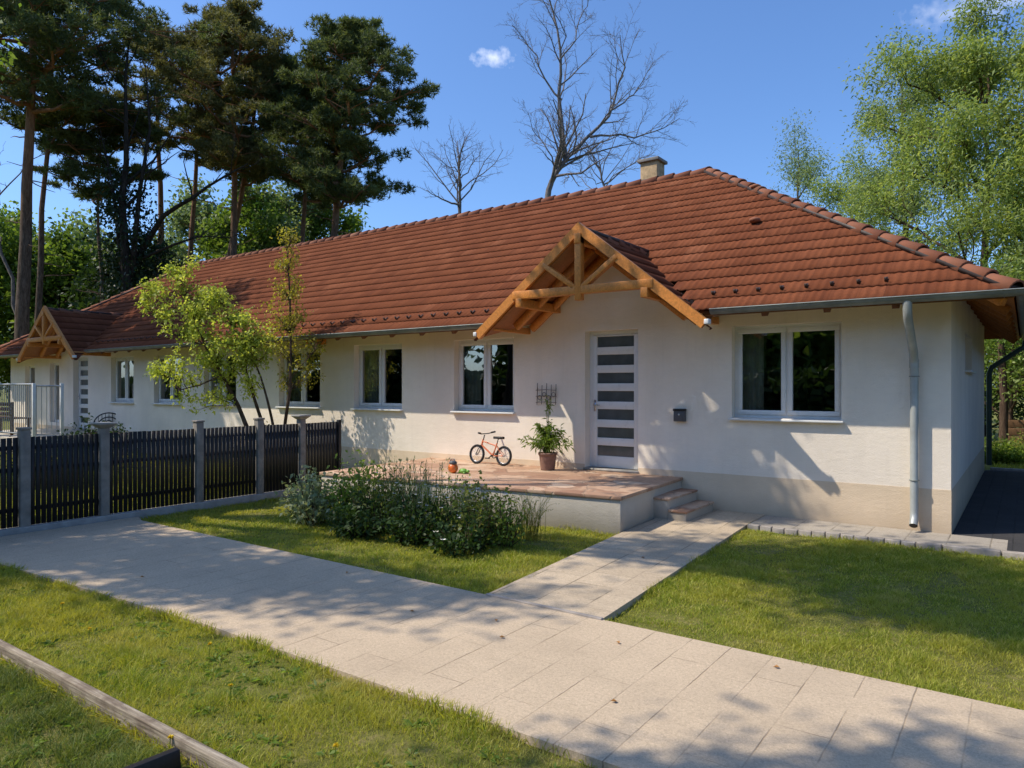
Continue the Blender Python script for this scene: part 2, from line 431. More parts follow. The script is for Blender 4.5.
M['path'] = m_paving('path_slabs', .40, .40, (.53,.425,.305), .09, (.12,.10,.07), rot=radians(-3.5), jw=.009, dirty=.5)
M['strip'] = m_paving('house_strip_slabs', .40, .40, (.40,.355,.30), .06, (.12,.10,.07))
M['yard'] = m_paving('side_yard_pavers', .20, .20, (.06,.058,.06), .12, (.03,.03,.03))

def m_flag():
    t = NT('terrace_flagstones'); p = t.pos()
    q = t.n('ShaderNodeMix', _data_type='VECTOR')
    w = t.noise(p, 2.5, 3, out='Color')
    vm = t.n('ShaderNodeVectorMath', _operation='MULTIPLY_ADD'); t.set(vm.inputs[0], w); vm.inputs[1].default_value=(.22,.22,0); t.set(vm.inputs[2], p)
    v = t.n('ShaderNodeTexVoronoi', _distance='CHEBYCHEV', Vector=vm.outputs[0], Scale=2.9)
    ve = t.n('ShaderNodeTexVoronoi', _feature='DISTANCE_TO_EDGE', Vector=vm.outputs[0], Scale=2.9)
    c = t.ramp(t.n('ShaderNodeSeparateColor', Color=v.outputs['Color']).outputs[0], [(0,(.34,.19,.125)),(.35,(.47,.29,.19)),(.6,(.56,.37,.25)),(1,(.64,.48,.35))])
    c = t.mix(t.maprange(t.noise(p,7,6,.7),.4,.7,0,.5), c, (.24,.14,.095))
    c = t.mix(t.maprange(ve.outputs['Distance'],0,.03,.65,0), c, (.26,.20,.15))
    h = t.math('ADD', t.maprange(ve.outputs['Distance'],0,.04,0,1), t.math('MULTIPLY', t.noise(p,30,5),.4))
    return t.fin(t.princ(c, .75, t.bump(h,.5,.01), spec=.3))
M['flag'] = m_flag()

# ------------------------------------------------------------------ world, sun, camera
W = bpy.data.worlds.new('World'); scene.world = W; W.use_nodes = True
nt = W.node_tree; nt.nodes.clear()
SUN = Vector((-1.2,-1.0,1.97)).normalized()
SUN_EL = math.asin(SUN.z); SUN_AZ = atan2(SUN.x, SUN.y)
sky = nt.nodes.new('ShaderNodeTexSky'); sky.sky_type='NISHITA'; sky.sun_disc=False
sky.sun_elevation = SUN_EL; sky.sun_rotation = SUN_AZ; sky.air_density=1.0; sky.dust_density=1.6; sky.ozone_density=2.5; sky.altitude=200
bg = nt.nodes.new('ShaderNodeBackground'); wo = nt.nodes.new('ShaderNodeOutputWorld')
# one small cloud and a faint wisp, placed by direction in the sky
def sky_cloud(col_in, vec, azpx, py, rx, ry, amount, seed):
    d = Vector((FW[0]+RT[0]*(azpx-512)/FPX, FW[1]+RT[1]*(azpx-512)/FPX, (387-py)/FPX)).normalized()
    side = d.cross(Vector((0,0,1))).normalized(); up = side.cross(d)
    def dot(v):
        n = nt.nodes.new('ShaderNodeVectorMath'); n.operation='DOT_PRODUCT'; nt.links.new(vec, n.inputs[0]); n.inputs[1].default_value=v; return n.outputs['Value']
    def m(op, a, b):
        n = nt.nodes.new('ShaderNodeMath'); n.operation=op
        for i, x in enumerate((a,b)):
            if isinstance(x, bpy.types.NodeSocket): nt.links.new(x, n.inputs[i])
            else: n.inputs[i].default_value = x
        return n.outputs[0]
    fx = m('DIVIDE', dot(side), rx); fy = m('DIVIDE', dot(up), ry)
    r = m('SQRT', m('ADD', m('MULTIPLY', fx, fx), m('MULTIPLY', fy, fy)), 0)
    nz = nt.nodes.new('ShaderNodeTexNoise'); nz.inputs['Scale'].default_value=80; nz.inputs['Detail'].default_value=6; nz.noise_dimensions='4D'; nz.inputs['W'].default_value=seed
    nt.links.new(vec, nz.inputs['Vector'])
    r = m('ADD', r, m('MULTIPLY', m('SUBTRACT', nz.outputs['Fac'], .5), 3.0))
    fr = m('GREATER_THAN', dot(d), 0)
    mr = nt.nodes.new('ShaderNodeMapRange'); nt.links.new(r, mr.inputs[0]); mr.inputs[1].default_value=-.1; mr.inputs[2].default_value=1.5; mr.inputs[3].default_value=amount; mr.inputs[4].default_value=0
    mx = nt.nodes.new('ShaderNodeMix'); mx.data_type='RGBA'; nt.links.new(m('MULTIPLY', mr.outputs[0], fr), mx.inputs[0]); nt.links.new(col_in, mx.inputs[6]); mx.inputs[7].default_value=(9.0,9.3,10.2,1)
    return mx.outputs[2]
tc = nt.nodes.new('ShaderNodeTexCoord').outputs['Generated']
hs = nt.nodes.new('ShaderNodeMix'); hs.data_type='RGBA'; hs.blend_type='MULTIPLY'; hs.inputs[0].default_value=1; hs.inputs[7].default_value=(.80,1.06,1.38,1)
nt.links.new(sky.outputs[0], hs.inputs[6])
c = sky_cloud(hs.outputs[2], tc, 494, 57, .018, .008, .7, 1.0)
c = sky_cloud(c, tc, 996, 0, .06, .014, .3, 3.0)
nt.links.new(c, bg.inputs['Color']); bg.inputs['Strength'].default_value = .158
nt.links.new(bg.outputs[0], wo.inputs['Surface'])

sl = bpy.data.lights.new('sun','SUN'); sl.energy=5.0; sl.angle=radians(.53); sl.color=(1,.90,.74)
so = bpy.data.objects.new('sun', sl); COL.objects.link(so); so.rotation_euler = (-SUN).to_track_quat('-Z','Y').to_euler(); so.location=(0,0,30)

cd = bpy.data.cameras.new('camera'); cam = bpy.data.objects.new('camera', cd); COL.objects.link(cam)
cam.location = CAM; cam.rotation_euler = (pi/2, 0, YAW); cd.sensor_width=36; cd.lens=36*FPX/1024; cd.shift_y=3/1024; cd.clip_end=2000; cd.clip_start=.05
scene.camera = cam
scene.view_settings.view_transform='Standard'; scene.view_settings.look='None'; scene.view_settings.exposure=0; scene.view_settings.gamma=1
scene.cycles.max_bounces=6; scene.cycles.transparent_max_bounces=12; scene.cycles.use_denoising=True
try: scene.cycles.sample_clamp_indirect=6
except Exception: pass

# ================================================================== HOUSE
XL, XR, YB = -27.6, 0.0, 8.0
OV, ZE, SL = .62, 2.76, .713            # eave overhang, eave height, front slope
def zroof(y): return ZE + SL*(y+OV)
APX = -4.45; APY = 4.0; ZR = zroof(APY)-.03
GX = (-4.42, -22.1)                      # porch gable centres
GH, GS, GZ, GY = 1.83, .79, 4.06, -1.06   # half width, slope, ridge height, front plane

house = thing('house', 'long white rendered bungalow with red tiled hipped roof and two timber porch gables', 'house', (-13.8, 4, 0))

WZ0, WZ1 = 1.31, 2.575
wins = [(-2.6,-1.19),(-7.65,-6.32),(-10.29,-8.95),(-12.74,-11.34),(-15.72,-14.36),(-18.09,-16.74),(-20.45,-19.17)]
doors = [(-4.94,-4.02,.45,2.61), (-22.84,-21.87,.45,2.61)]
small = [(-24.5,-23.82,.62,2.5), (-26.4,-25.62,.46,2.45)]      # narrow side light and glazed terrace door
openings = [(a,b,WZ0,WZ1) for a,b in wins] + doors + small
def wall_grid(x0,x1,z0,z1,ops,y,depth,mb):
    xs = sorted({x0,x1,*[o[0] for o in ops],*[o[1] for o in ops]}); zs = sorted({z0,z1,*[min(max(o[2],z0),z1) for o in ops],*[min(max(o[3],z0),z1) for o in ops]})
    for i in range(len(xs)-1):
        for j in range(len(zs)-1):
            cx=(xs[i]+xs[i+1])/2; cz=(zs[j]+zs[j+1])/2
            if any(o[0]<cx<o[1] and o[2]<cz<o[3] for o in ops): continue
            mb.add([(xs[i],y,zs[j]),(xs[i+1],y,zs[j]),(xs[i+1],y,zs[j+1]),(xs[i],y,zs[j+1])], [(0,1,2,3)])
    for a,b,c,d in ops:
        c=max(c,z0); d=min(d,z1)
        if c>=d: continue
        for q in ([(a,y,c),(a,y,d),(a,y+depth,d),(a,y+depth,c)],[(b,y,d),(b,y,c),(b,y+depth,c),(b,y+depth,d)],
                  [(a,y,d),(b,y,d),(b,y+depth,d),(a,y+depth,d)],[(b,y,c),(a,y,c),(a,y+depth,c),(b,y+depth,c)]):
            mb.add(q, [(0,1,2,3)])
WT = zroof(0)-.10
w = MB(); wall_grid(XL,XR,0,WT,openings,0,.32,w)
# side walls (right one has a small window), back wall
SWY0, SWY1, SWZ0, SWZ1 = 2.35, 3.95, 1.98, 2.52
ws = MB(); wall_grid(0,YB,0,WT,[(SWY0,SWY1,SWZ0,SWZ1)],0,.32,ws)
V = np.concatenate(ws.V); V2 = np.stack([XR-V[:,1], V[:,0], V[:,2]],1)
w.add(V2, np.concatenate(ws.F[4]))
w.add([(XL,0,0),(XL,YB,0),(XL,YB,WT),(XL,0,WT)],[(0,3,2,1)])
w.add([(XL,YB,0),(XR,YB,0),(XR,YB,WT),(XL,YB,WT)],[(0,3,2,1)])
for g in GX:
    hw=(GZ-.18-(WT-.02))/GS
    w.add([(g-hw,.002,WT-.02),(g+hw,.002,WT-.02),(g,.002,GZ-.18)],[(0,1,2)])
w.build('wall', M['wall'], house)
# inner shell of the rooms
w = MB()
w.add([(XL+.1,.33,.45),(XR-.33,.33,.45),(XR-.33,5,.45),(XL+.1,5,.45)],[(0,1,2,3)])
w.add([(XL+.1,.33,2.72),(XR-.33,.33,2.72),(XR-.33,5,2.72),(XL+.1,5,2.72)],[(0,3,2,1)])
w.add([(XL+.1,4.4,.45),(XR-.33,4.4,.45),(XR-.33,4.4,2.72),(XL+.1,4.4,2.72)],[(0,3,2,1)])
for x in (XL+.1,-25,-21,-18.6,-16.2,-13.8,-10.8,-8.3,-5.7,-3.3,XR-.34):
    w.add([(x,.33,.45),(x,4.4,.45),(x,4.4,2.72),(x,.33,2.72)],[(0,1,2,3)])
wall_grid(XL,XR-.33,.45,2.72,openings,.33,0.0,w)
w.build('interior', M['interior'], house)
# plinth, 3 mm proud, broken at the doors
w = MB()
cuts = sorted([(a,b) for a,b,c,d in doors]+[(small[1][0],small[1][1])])
x = XL-.003
for a,b in cuts+[(XR+.003,None)]:
    w.add([(x,-.003,-.1),(a,-.003,-.1),(a,-.003,.52),(x,-.003,.52)],[(0,1,2,3)])
    w.add([(x,-.003,.52),(a,-.003,.52),(a,0,.52),(x,0,.52)],[(0,1,2,3)])
    x = b
w.add([(XR+.003,-.003,-.1),(XR+.003,YB,-.1),(XR+.003,YB,.52),(XR+.003,-.003,.52)],[(0,1,2,3)])
w.build('plinth', M['plinth'], house)

def window(x0,x1,z0,z1,curt=0, seed=0):
    """outer frame > two sashes, two panes, sill, curtain"""
    y=.13; fr=.055; sa=.062
    mb = MB()
    mb.box(x0,x1,y,y+.07,z0,z0+fr); mb.box(x0,x1,y,y+.07,z1-fr,z1)
    mb.box(x0,x0+fr,y+.001,y+.069,z0+fr,z1-fr); mb.box(x1-fr,x1,y+.001,y+.069,z0+fr,z1-fr)
    xm=(x0+x1)/2
    mb.box(xm-.02,xm+.02,y+.002,y+.06,z0+fr,z1-fr)
    win = mb.build('window', M['white'], house, bevel=.004)
    for a,b in ((x0+fr-.012,xm-.012),(xm+.012,x1-fr+.012)):
        s = MB(); yy=y-.018; c=z0+fr-.012; d=z1-fr+.012
        s.box(a,b,yy,yy+.05,c,c+sa); s.box(a,b,yy,yy+.05,d-sa,d); s.box(a,a+sa,yy+.001,yy+.049,c+sa,d-sa); s.box(b-sa,b,yy+.001,yy+.049,c+sa,d-sa)
        s.build('sash', M['white'], win, bevel=.006)
        p = MB(); p.add([(a+sa,yy+.03,c+sa),(b-sa,yy+.03,c+sa),(b-sa,yy+.03,d-sa),(a+sa,yy+.03,d-sa)],[(0,1,2,3)])
        p.build('pane', M['glass'], win)
    s = MB(); s.hexa([(x0-.03,-.075,z0-.035),(x1+.03,-.075,z0-.035),(x1+.03,.12,z0-.02),(x0-.03,.12,z0-.02)],
                     [(x0-.03,-.075,z0-.012),(x1+.03,-.075,z0-.012),(x1+.03,.12,z0+.004),(x0-.03,.12,z0+.004)])
    s.build('sill', M['white_metal'], win, bevel=.003)
    if curt:
        cw = MB(); a = x0+.02; b = a+(x1-x0)*curt; n=60
        xs = np.linspace(a,b,n); ys=.27+.018*np.sin((xs-a)*75+seed); 
        V = np.concatenate([np.stack([xs,ys,np.full(n,z0+.02)],1),np.stack([xs,ys,np.full(n,z1)],1)])
        cw.add(V,[(i,i+1,n+i+1,n+i) for i in range(n-1)])
        cw.build('curtain', M['curtain'], win, smooth=True)
    return win
for i,(a,b) in enumerate(wins): window(a,b,WZ0,WZ1,(.24,.3,.3,.42,.3,.0,.3)[i], i)

def pane_window(x0,x1,z0,z1):
    mb = MB(); y=.13; fr=.075
    mb.box(x0,x1,y,y+.07,z0,z0+fr); mb.box(x0,x1,y,y+.07,z1-fr,z1); mb.box(x0,x0+fr,y+.001,y+.069,z0+fr,z1-fr); mb.box(x1-fr,x1,y+.001,y+.069,z0+fr,z1-fr)
    o = mb.build('window', M['white'], house, bevel=.005)
    p = MB(); p.add([(x0+fr,y+.03,z0+fr),(x1-fr,y+.03,z0+fr),(x1-fr,y+.03,z1-fr),(x0+fr,y+.03,z1-fr)],[(0,1,2,3)]); p.build('pane', M['glass'], o)
for s in small: pane_window(*s)
# side window
mb = MB(); xx=-.12; fr=.07
for (a,b,c,d) in ((SWY0,SWY1,SWZ0,SWZ0+fr),(SWY0,SWY1,SWZ1-fr,SWZ1),(SWY0,SWY0+fr,SWZ0+fr,SWZ1-fr),(SWY1-fr,SWY1,SWZ0+fr,SWZ1-fr)):
    mb.box(xx-.06,xx,a,b,c,d)
o = mb.build('window', M['white'], house)
MB().add([(xx-.03,SWY0+fr,SWZ0+fr),(xx-.03,SWY1-fr,SWZ0+fr),(xx-.03,SWY1-fr,SWZ1-fr),(xx-.03,SWY0+fr,SWZ1-fr)],[(0,1,2,3)]).build('pane', M['glass'], o)
MB().box(-.1,.06,SWY0-.03,SWY1+.03,SWZ0-.03,SWZ0-.005).build('sill', M['white_metal'], o)

def door(x0,x1,z0,z1, ns=7):
    y=.15
    mb = MB(); f=.06
    mb.box(x0,x0+f,y,y+.08,z0,z1); mb.box(x1-f,x1,y,y+.08,z0,z1); mb.box(x0+f,x1-f,y+.001,y+.08,z1-f,z1)
    d = mb.build('door', M['white'], house, bevel=.005)
    a=x0+f+.004; b=x1-f-.004; c=z0+.02; e=z1-f-.004; ga=a+.075; gb=b-.075
    leaf=MB(); yy=y-.012
    zs=[.20+.285*i for i in range(ns)]
    leaf.box(a,ga,yy,yy+.06,c,e); leaf.box(gb,b,yy,yy+.06,c,e)
    prev=c
    for q in zs:
        leaf.box(ga,gb,yy+.001,yy+.059,prev,z0+q); prev=z0+q+.165
    leaf.box(ga,gb,yy+.001,yy+.059,prev,e)
    leaf.build('door_leaf', M['white'], d, bevel=.004)
    for q in zs:
        MB().add([(ga,yy+.03,z0+q),(gb,yy+.03,z0+q),(gb,yy+.03,z0+q+.165),(ga,yy+.03,z0+q+.165)],[(0,1,2,3)]).build('pane', M['frosted'], d)
    h=MB(); h.tube([(a+.04,yy-.005,z0+1.0),(a+.04,yy-.05,z0+1.0),(a+.15,yy-.05,z0+1.0)],.009,8); h.box(a+.022,a+.058,yy-.008,yy,z0+.9,z0+1.08)
    h.build('handle', M['chrome'], d)
    MB().box(x0-.01,x1+.01,-.04,y+.02,z0-.02,z0+.015).build('threshold', M['concrete'], d)
for dd in doors: door(*dd)

# ---------------- roof tiles
TW, TR = .30, .302
trnd = np.random.default_rng(3)
def tile_field(origin, ud, vd, U, V, mb, du=.0167, amp=1.0):
    """rows of wavy interlocking tiles; ud along the eave, vd up the slope"""
    O=np.array(origin,float); ud=np.array(ud,float); vd=np.array(vd,float)/np.linalg.norm(vd); nrm=np.cross(ud,vd); nrm/=np.linalg.norm(nrm)
    if nrm[2]<0: nrm=-nrm
    nu=int(U/du)+1; us=np.linspace(0,U,nu); rows=int(math.ceil(V/TR))
    ti=np.floor(us/TW+1e-6).astype(int)
    frac=(us/TW)%1.0
    wave=amp*.0055*np.cos(2*pi*us/(TW/3))-amp*.007*(np.exp(-((frac)/.05)**2))
    for r in range(rows):
        v0=r*TR; v1=min((r+1)*TR, V)
        jit=trnd.uniform(-.0025,.0025,ti.max()+2)[ti]
        lipj=trnd.uniform(-.006,.006,ti.max()+2)[ti]
        def ring(v, h): return O+us[:,None]*ud+(v+0*us)[:,None]*vd+(h)[:,None]*nrm
        A=ring(v0-.03+lipj*0.5, wave+jit*1.0+.002+.012)   # underside of the lip
        B=ring(v0-.03+lipj*0.5, wave+jit+.036)
        Cc=ring(v1-.0, wave+.012)
        n=nu; Vt=np.concatenate([A,B,Cc])
        i=np.arange(n-1)
        F=np.concatenate([np.stack([i,i+1,n+i+1,n+i],1),np.stack([n+i,n+i+1,2*n+i+1,2*n+i],1)])
        uv=np.concatenate([np.stack([us/TW,np.full(n,r+.005)],1),np.stack([us/TW,np.full(n,r+.01)],1),np.stack([us/TW,np.full(n,r+.99)],1)])
        mb.add(Vt,F,uv)
def clip(o, planes):
    bm=bmesh.new(); bm.from_mesh(o.data); inv=world_of(o.parent).inverted() if o.parent else Matrix()
    for co,no in planes:
        co=inv@Vector(co)
        bmesh.ops.bisect_plane(bm, geom=bm.verts[:]+bm.edges[:]+bm.faces[:], plane_co=co, plane_no=Vector(no), clear_outer=True)
    bm.to_mesh(o.data); bm.free()
eL, eR = XL-OV, XR+OV
slope_len = sqrt((APY+OV)**2+(ZR-ZE)**2)
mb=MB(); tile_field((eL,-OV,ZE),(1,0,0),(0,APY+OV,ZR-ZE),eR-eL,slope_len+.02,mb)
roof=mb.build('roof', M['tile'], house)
hipR=Vector((APX-eR, APY+OV,0)); nR=Vector((hipR.y,-hipR.x,0)).normalized()
hipL=Vector((XL-APX-eL, APY+OV,0)); nL=Vector((-hipL.y,hipL.x,0)).normalized()
clip(roof, [((eR,-OV,0),nR),((eL,-OV,0),nL)])
# open the main slope where the porch gables stand in front of the wall
bm=bmesh.new(); bm.from_mesh(roof.data); wl=world_of(roof.parent)
kill=[]
for f in bm.faces:
    c_=wl@f.calc_center_median()
    if c_.y<.02:
        for g in GX:
            if zroof(c_.y) < GZ-GS*abs(c_.x-g)-.09: kill.append(f); break
bmesh.ops.delete(bm, geom=kill, context='FACES'); bm.to_mesh(roof.data); bm.free()
# end slopes and back slope
for sx,(ex,ax) in (('r',(eR,APX)),('l',(eL,XL-APX))):
    mb=MB(); L=sqrt((ex-ax)**2+(ZR-ZE)**2)
    tile_field((ex,-OV,ZE),(0,1,0),(ax-ex,0,ZR-ZE),YB+2*OV,L,mb,du=.05)
    o=mb.build('roof_end', M['tile'], house)
    h1=Vector((ax-ex,APY+OV,0)); n1=Vector((-h1.y,h1.x,0)) 
    if n1.y>0: n1=-n1
    h2=Vector((ax-ex,-(APY+OV),0)); n2=Vector((-h2.y,h2.x,0))
    if n2.y<0: n2=-n2
    clip(o,[((ex,-OV,0),n1.normalized()),((ex,YB+OV,0),n2.normalized())])
mb=MB(); mb.add([(eL,YB+OV,ZE),(eR,YB+OV,ZE),(APX,APY,ZR),(XL-APX,APY,ZR)],[(0,1,2,3)],uv=[(0,0),(90,0),(80,17),(10,17)]); mb.build('roof_back', M['tile'], house)

# ridge and hip tiles
def ridge_run(p,q,mb,r0=.105,r1=.088,L=.36,lift=-.02):
    p=np.array(p,float); q=np.array(q,float); d=q-p; D=np.linalg.norm(d); d/=D; n=int(D/L)+1
    s=np.cross(d,[0,0,1.0]); s/=np.linalg.norm(s); u=np.cross(s,d); 
    a=np.linspace(-.15*pi,1.15*pi,11)
    for i in range(n):
        j=trnd.uniform(-.006,.006,2)
        st=p+d*(i*L-.03); en=p+d*min((i+1)*L+.03,D+.05)
        for (c0,c1,ra,rb,off) in ((st,en,r0,r1,lift),):
            ringA=c0+u*(off+.012+j[0])+s*j[1]; ringB=c1+u*(off-.012+j[0])+s*j[1]
            A=ringA+ra*(np.cos(a)[:,None]*s+np.sin(a)[:,None]*u); B=ringB+rb*(np.cos(a)[:,None]*s+np.sin(a)[:,None]*u)
            Ai=ringA+(ra-.022)*(np.cos(a)[:,None]*s+np.sin(a)[:,None]*u)
            m=len(a); k=np.arange(m-1)
            mb.add(np.concatenate([A,B,Ai]), np.concatenate([np.stack([k,k+1,m+k+1,m+k],1),np.stack([k,2*m+k,2*m+k+1,k+1],1)]))
mb=MB(); ridge_run((APX,APY,ZR),(XL-APX,APY,ZR),mb); mb.build('ridge_tiles', M['ridge'], house)
mb=MB(); ridge_run((eR,-OV,ZE+.02),(APX,APY,ZR+.02),mb); mb.build('hip_tiles', M['ridge'], house)
mb=MB(); ridge_run((eL,-OV,ZE+.02),(XL-APX,APY,ZR+.02),mb); mb.build('hip_tiles', M['ridge'], house)
mb=MB(); ridge_run((eR,YB+OV,ZE+.02),(APX,APY,ZR+.02),mb); mb.build('hip_tiles', M['ridge'], house)
# dark line of mortar under the hip tiles
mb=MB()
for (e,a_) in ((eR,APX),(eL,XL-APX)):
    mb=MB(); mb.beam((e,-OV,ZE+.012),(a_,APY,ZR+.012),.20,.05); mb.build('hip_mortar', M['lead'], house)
# eave soffit boards + rafters
def gaps(x0,x1):
    """stretches of eave outside the porch gables"""
    out=[]; cur=x0
    for g in sorted(GX):
        out.append((cur,g-GH+.25)); cur=g+GH-.25
    out.append((cur,x1)); return out
mb=MB()
for a,b in gaps(eL+.02,eR-.02):
    a2=a+(1.1 if a<eL+.1 else 0); b2=b-(1.1 if b>eR-.1 else 0)
    mb.hexa([(a,-OV+.02,ZE-.045),(b,-OV+.02,ZE-.045),(b2,.3,zroof(.3)-.06),(a2,.3,zroof(.3)-.06)],[(a,-OV+.02,ZE-.012),(b,-OV+.02,ZE-.012),(b2,.3,zroof(.3)-.03),(a2,.3,zroof(.3)-.03)])
sS=(ZR-ZE)/(eR-APX)
mb.hexa([(eR-.02,-OV+.02,ZE-.05),(eR-.02,YB+OV,ZE-.05),(-.3,YB+.2,ZE+(eR+.3)*sS-.06),(-.3,-OV+.95,ZE+(eR+.3)*sS-.06)],
        [(eR-.02,-OV+.02,ZE-.02),(eR-.02,YB+OV,ZE-.02),(-.3,YB+.2,ZE+(eR+.3)*sS-.03),(-.3,-OV+.95,ZE+(eR+.3)*sS-.03)])
mb.build('soffit', M['soffit'], house)
rx=[]
x=-.51
while x>XL+.1:
    if not any(abs(x-g)<GH-.25 for g in GX): rx.append(x)
    x-=.745
first=None
for x in rx:
    if first is None:
        mb=MB(); mb.beam((x,-OV+.07,zroof(-OV+.07)-.115),(x,.25,zroof(.25)-.125),.075,.13); first=mb.build('rafter', M['wood_dark'], house)
        fx=x
    else:
        c_=first.copy(); COL.objects.link(c_); c_.location.x += x-fx
# larger orange purlin end left of the fourth window
MB().box(-11.32,-11.14,-.42,.05,2.62,2.86).build('beam_end', M['wood'], house, bevel=.01)
# hip rafter at the right corner and boards under the side eave
mb=MB(); mb.beam((eR-.1,-OV+.1,ZE-.09),(-.1,.1,zroof(.1)-.11),.09,.14); mb.build('hip_rafter', M['wood'], house)
for y in (0.9,1.8,2.7,3.6,4.5,5.4,6.3,7.2,8.1):
    mb=MB(); mb.beam((eR-.08,y,ZE-.10),(-.1,y,ZE+(eR+.1)*sS-.11),.075,.12); mb.build('rafter', M['soffit'], house)
# fascia + gutter
def half_pipe(p,q,r,mb):
    p=np.array(p,float); q=np.array(q,float); d=(q-p)/np.linalg.norm(q-p); s=np.cross(d,[0,0,1.0]); a=np.linspace(pi,2*pi,9)
    z=np.array([0,0,1.0])
    for rr in (r,r-.004):
        A=p+rr*(np.cos(a)[:,None]*s+np.sin(a)[:,None]*z); B=q+rr*(np.cos(a)[:,None]*s+np.sin(a)[:,None]*z); m=len(a);k=np.arange(m-1)
        mb.add(np.concatenate([A,B]), np.stack([k,k+1,m+k+1,m+k],1))
    for sg in (1,-1): mb.tube([p+sg*s*r,q+sg*s*r],.009,6)
    for e in (p,q):
        c_=e+r*(np.cos(a)[:,None]*s+np.sin(a)[:,None]*z); m=len(a)
        mb.add(np.concatenate([c_,[e]]),[(k,k+1,m) for k in range(m-1)])
GYY=-OV-.07
for a,b in ((eL-.02,GX[1]-GH+.1),(GX[1]+GH-.1,GX[0]-GH+.05),(GX[0]+GH-.05,eR+.11)):
    mb=MB(); half_pipe((a,GYY,ZE-.01),(b,GYY,ZE-.01),.068,mb)
    n=max(2,int((b-a)/.9))
    for i in range(n): 
        xx=a+.2+(b-a-.4)*i/(n-1)
        mb.tube([(xx,GYY-.07,ZE+.0),(xx,GYY-.05,ZE-.055),(xx,GYY,ZE-.082),(xx,GYY+.06,ZE-.05)],.006,4)
    mb.build('gutter', M['zinc'], house, smooth=True)
mb=MB(); half_pipe((eR+.08,GYY,ZE-.01),(eR+.08,YB+OV,ZE-.01),.068,mb); mb.build('gutter', M['zinc'], house, smooth=True)
mb=MB()
for a,b in gaps(eL+.02,eR): mb.box(a,b,-OV-.001,-OV+.02,ZE-.085,ZE-.005)
mb.build('fascia', M['wood_dark'], house)
# downpipe at the right end of the front
X=-.37
mb=MB(); mb.tube([(X,GYY,ZE-.02),(X,GYY,ZE-.16),(X,GYY+.05,ZE-.26),(X,-.15,ZE-.62),(X,-.095,ZE-.74),(X,-.09,ZE-.9)],.048,14)
mb.tube([(X,-.09,ZE-.72),(X,-.09,.24),(X,-.11,.16),(X,-.17,.09)],.046,14,caps=False)
mb.tube([(X,-.09,ZE-.80),(X,-.09,ZE-.70)],.053,14)
dp=mb.build('downpipe', M['pipe'], house, smooth=True)
for z in (1.86,.62): 
    m2=MB(); m2.torus((X,-.09,z),.05,.007,'z',20,6); m2.tube([(X,-.04,z),(X,0,z)],.006,6); m2.build('pipe_clip', M['zinc'], dp, smooth=True)
m2=MB(); m2.tube([(X,-.165,.095),(X,-.172,.088)],.043,14); m2.build('pipe_mouth', M['black'], dp)
# downpipe at the back right corner, dark green, swan neck from the side gutter
mb=MB(); mb.tube([(eR+.08,YB+.35,ZE-.06),(eR+.05,YB+.35,ZE-.2),(.12,YB+.2,ZE-.62),(.08,YB+.15,ZE-.75),(.08,YB+.12,.1)],.05,12); mb.build('downpipe', M['green_pipe'], house, smooth=True, label='dark green rear downpipe')
# snow guards: one small hook per tile column along the second course
vdir=Vector((0,APY+OV,ZR-ZE)).normalized(); nrm=Vector((0,-vdir.z,vdir.y))
base=Vector((0,-OV,ZE))+vdir*(TR*1.35)+nrm*.045
first=None; x=eR-1.25; cnt=0
while x>eL+1.2 and cnt<84:
    near=[g for g in GX if zroof(base.y)<GZ-GS*abs(x-g)+.1]
    if not near:
        if first is None:
            m2=MB(); p=base+Vector((x,0,0))
            m2.beam(p-vdir*.08,p+vdir*.02,.022,.01,up=nrm); m2.beam(p-vdir*.075+nrm*-.005,p-vdir*.075+nrm*.05,.035,.012,up=vdir)
            first=m2.build('snow_guard', M['lead'], house); fx=x
        else:
            c_=first.copy(); COL.objects.link(c_); c_.location.x+=x-fx
        cnt+=1
    x-=.30
# two vent tiles near the right hip
for (vx,vy) in ((-3.1,2.75),(-2.75,1.55)):
    z=zroof(vy); m2=MB(); c0=Vector((vx,vy,z))+nrm*.06
    m2.ball(c0,(.09,.10,.045),12,6); m2.build('vent_tile', M['ridge'], house, smooth=True)
# chimney
mb=MB(); mb.box(-5.88,-5.50,3.95,4.33,ZR-.5,ZR+.42); ch=mb.build('chimney', M['brick'], house, bevel=.01)
mb=MB(); mb.box(-5.93,-5.45,3.90,4.38,ZR+.421,ZR+.485); mb.build('chimney_cap', M['cap'], ch, bevel=.008)
mb=MB(); mb.box(-5.90,-5.48,3.93,4.35,ZR-.3,ZR+.06); mb.build('flashing', M['lead'], ch)

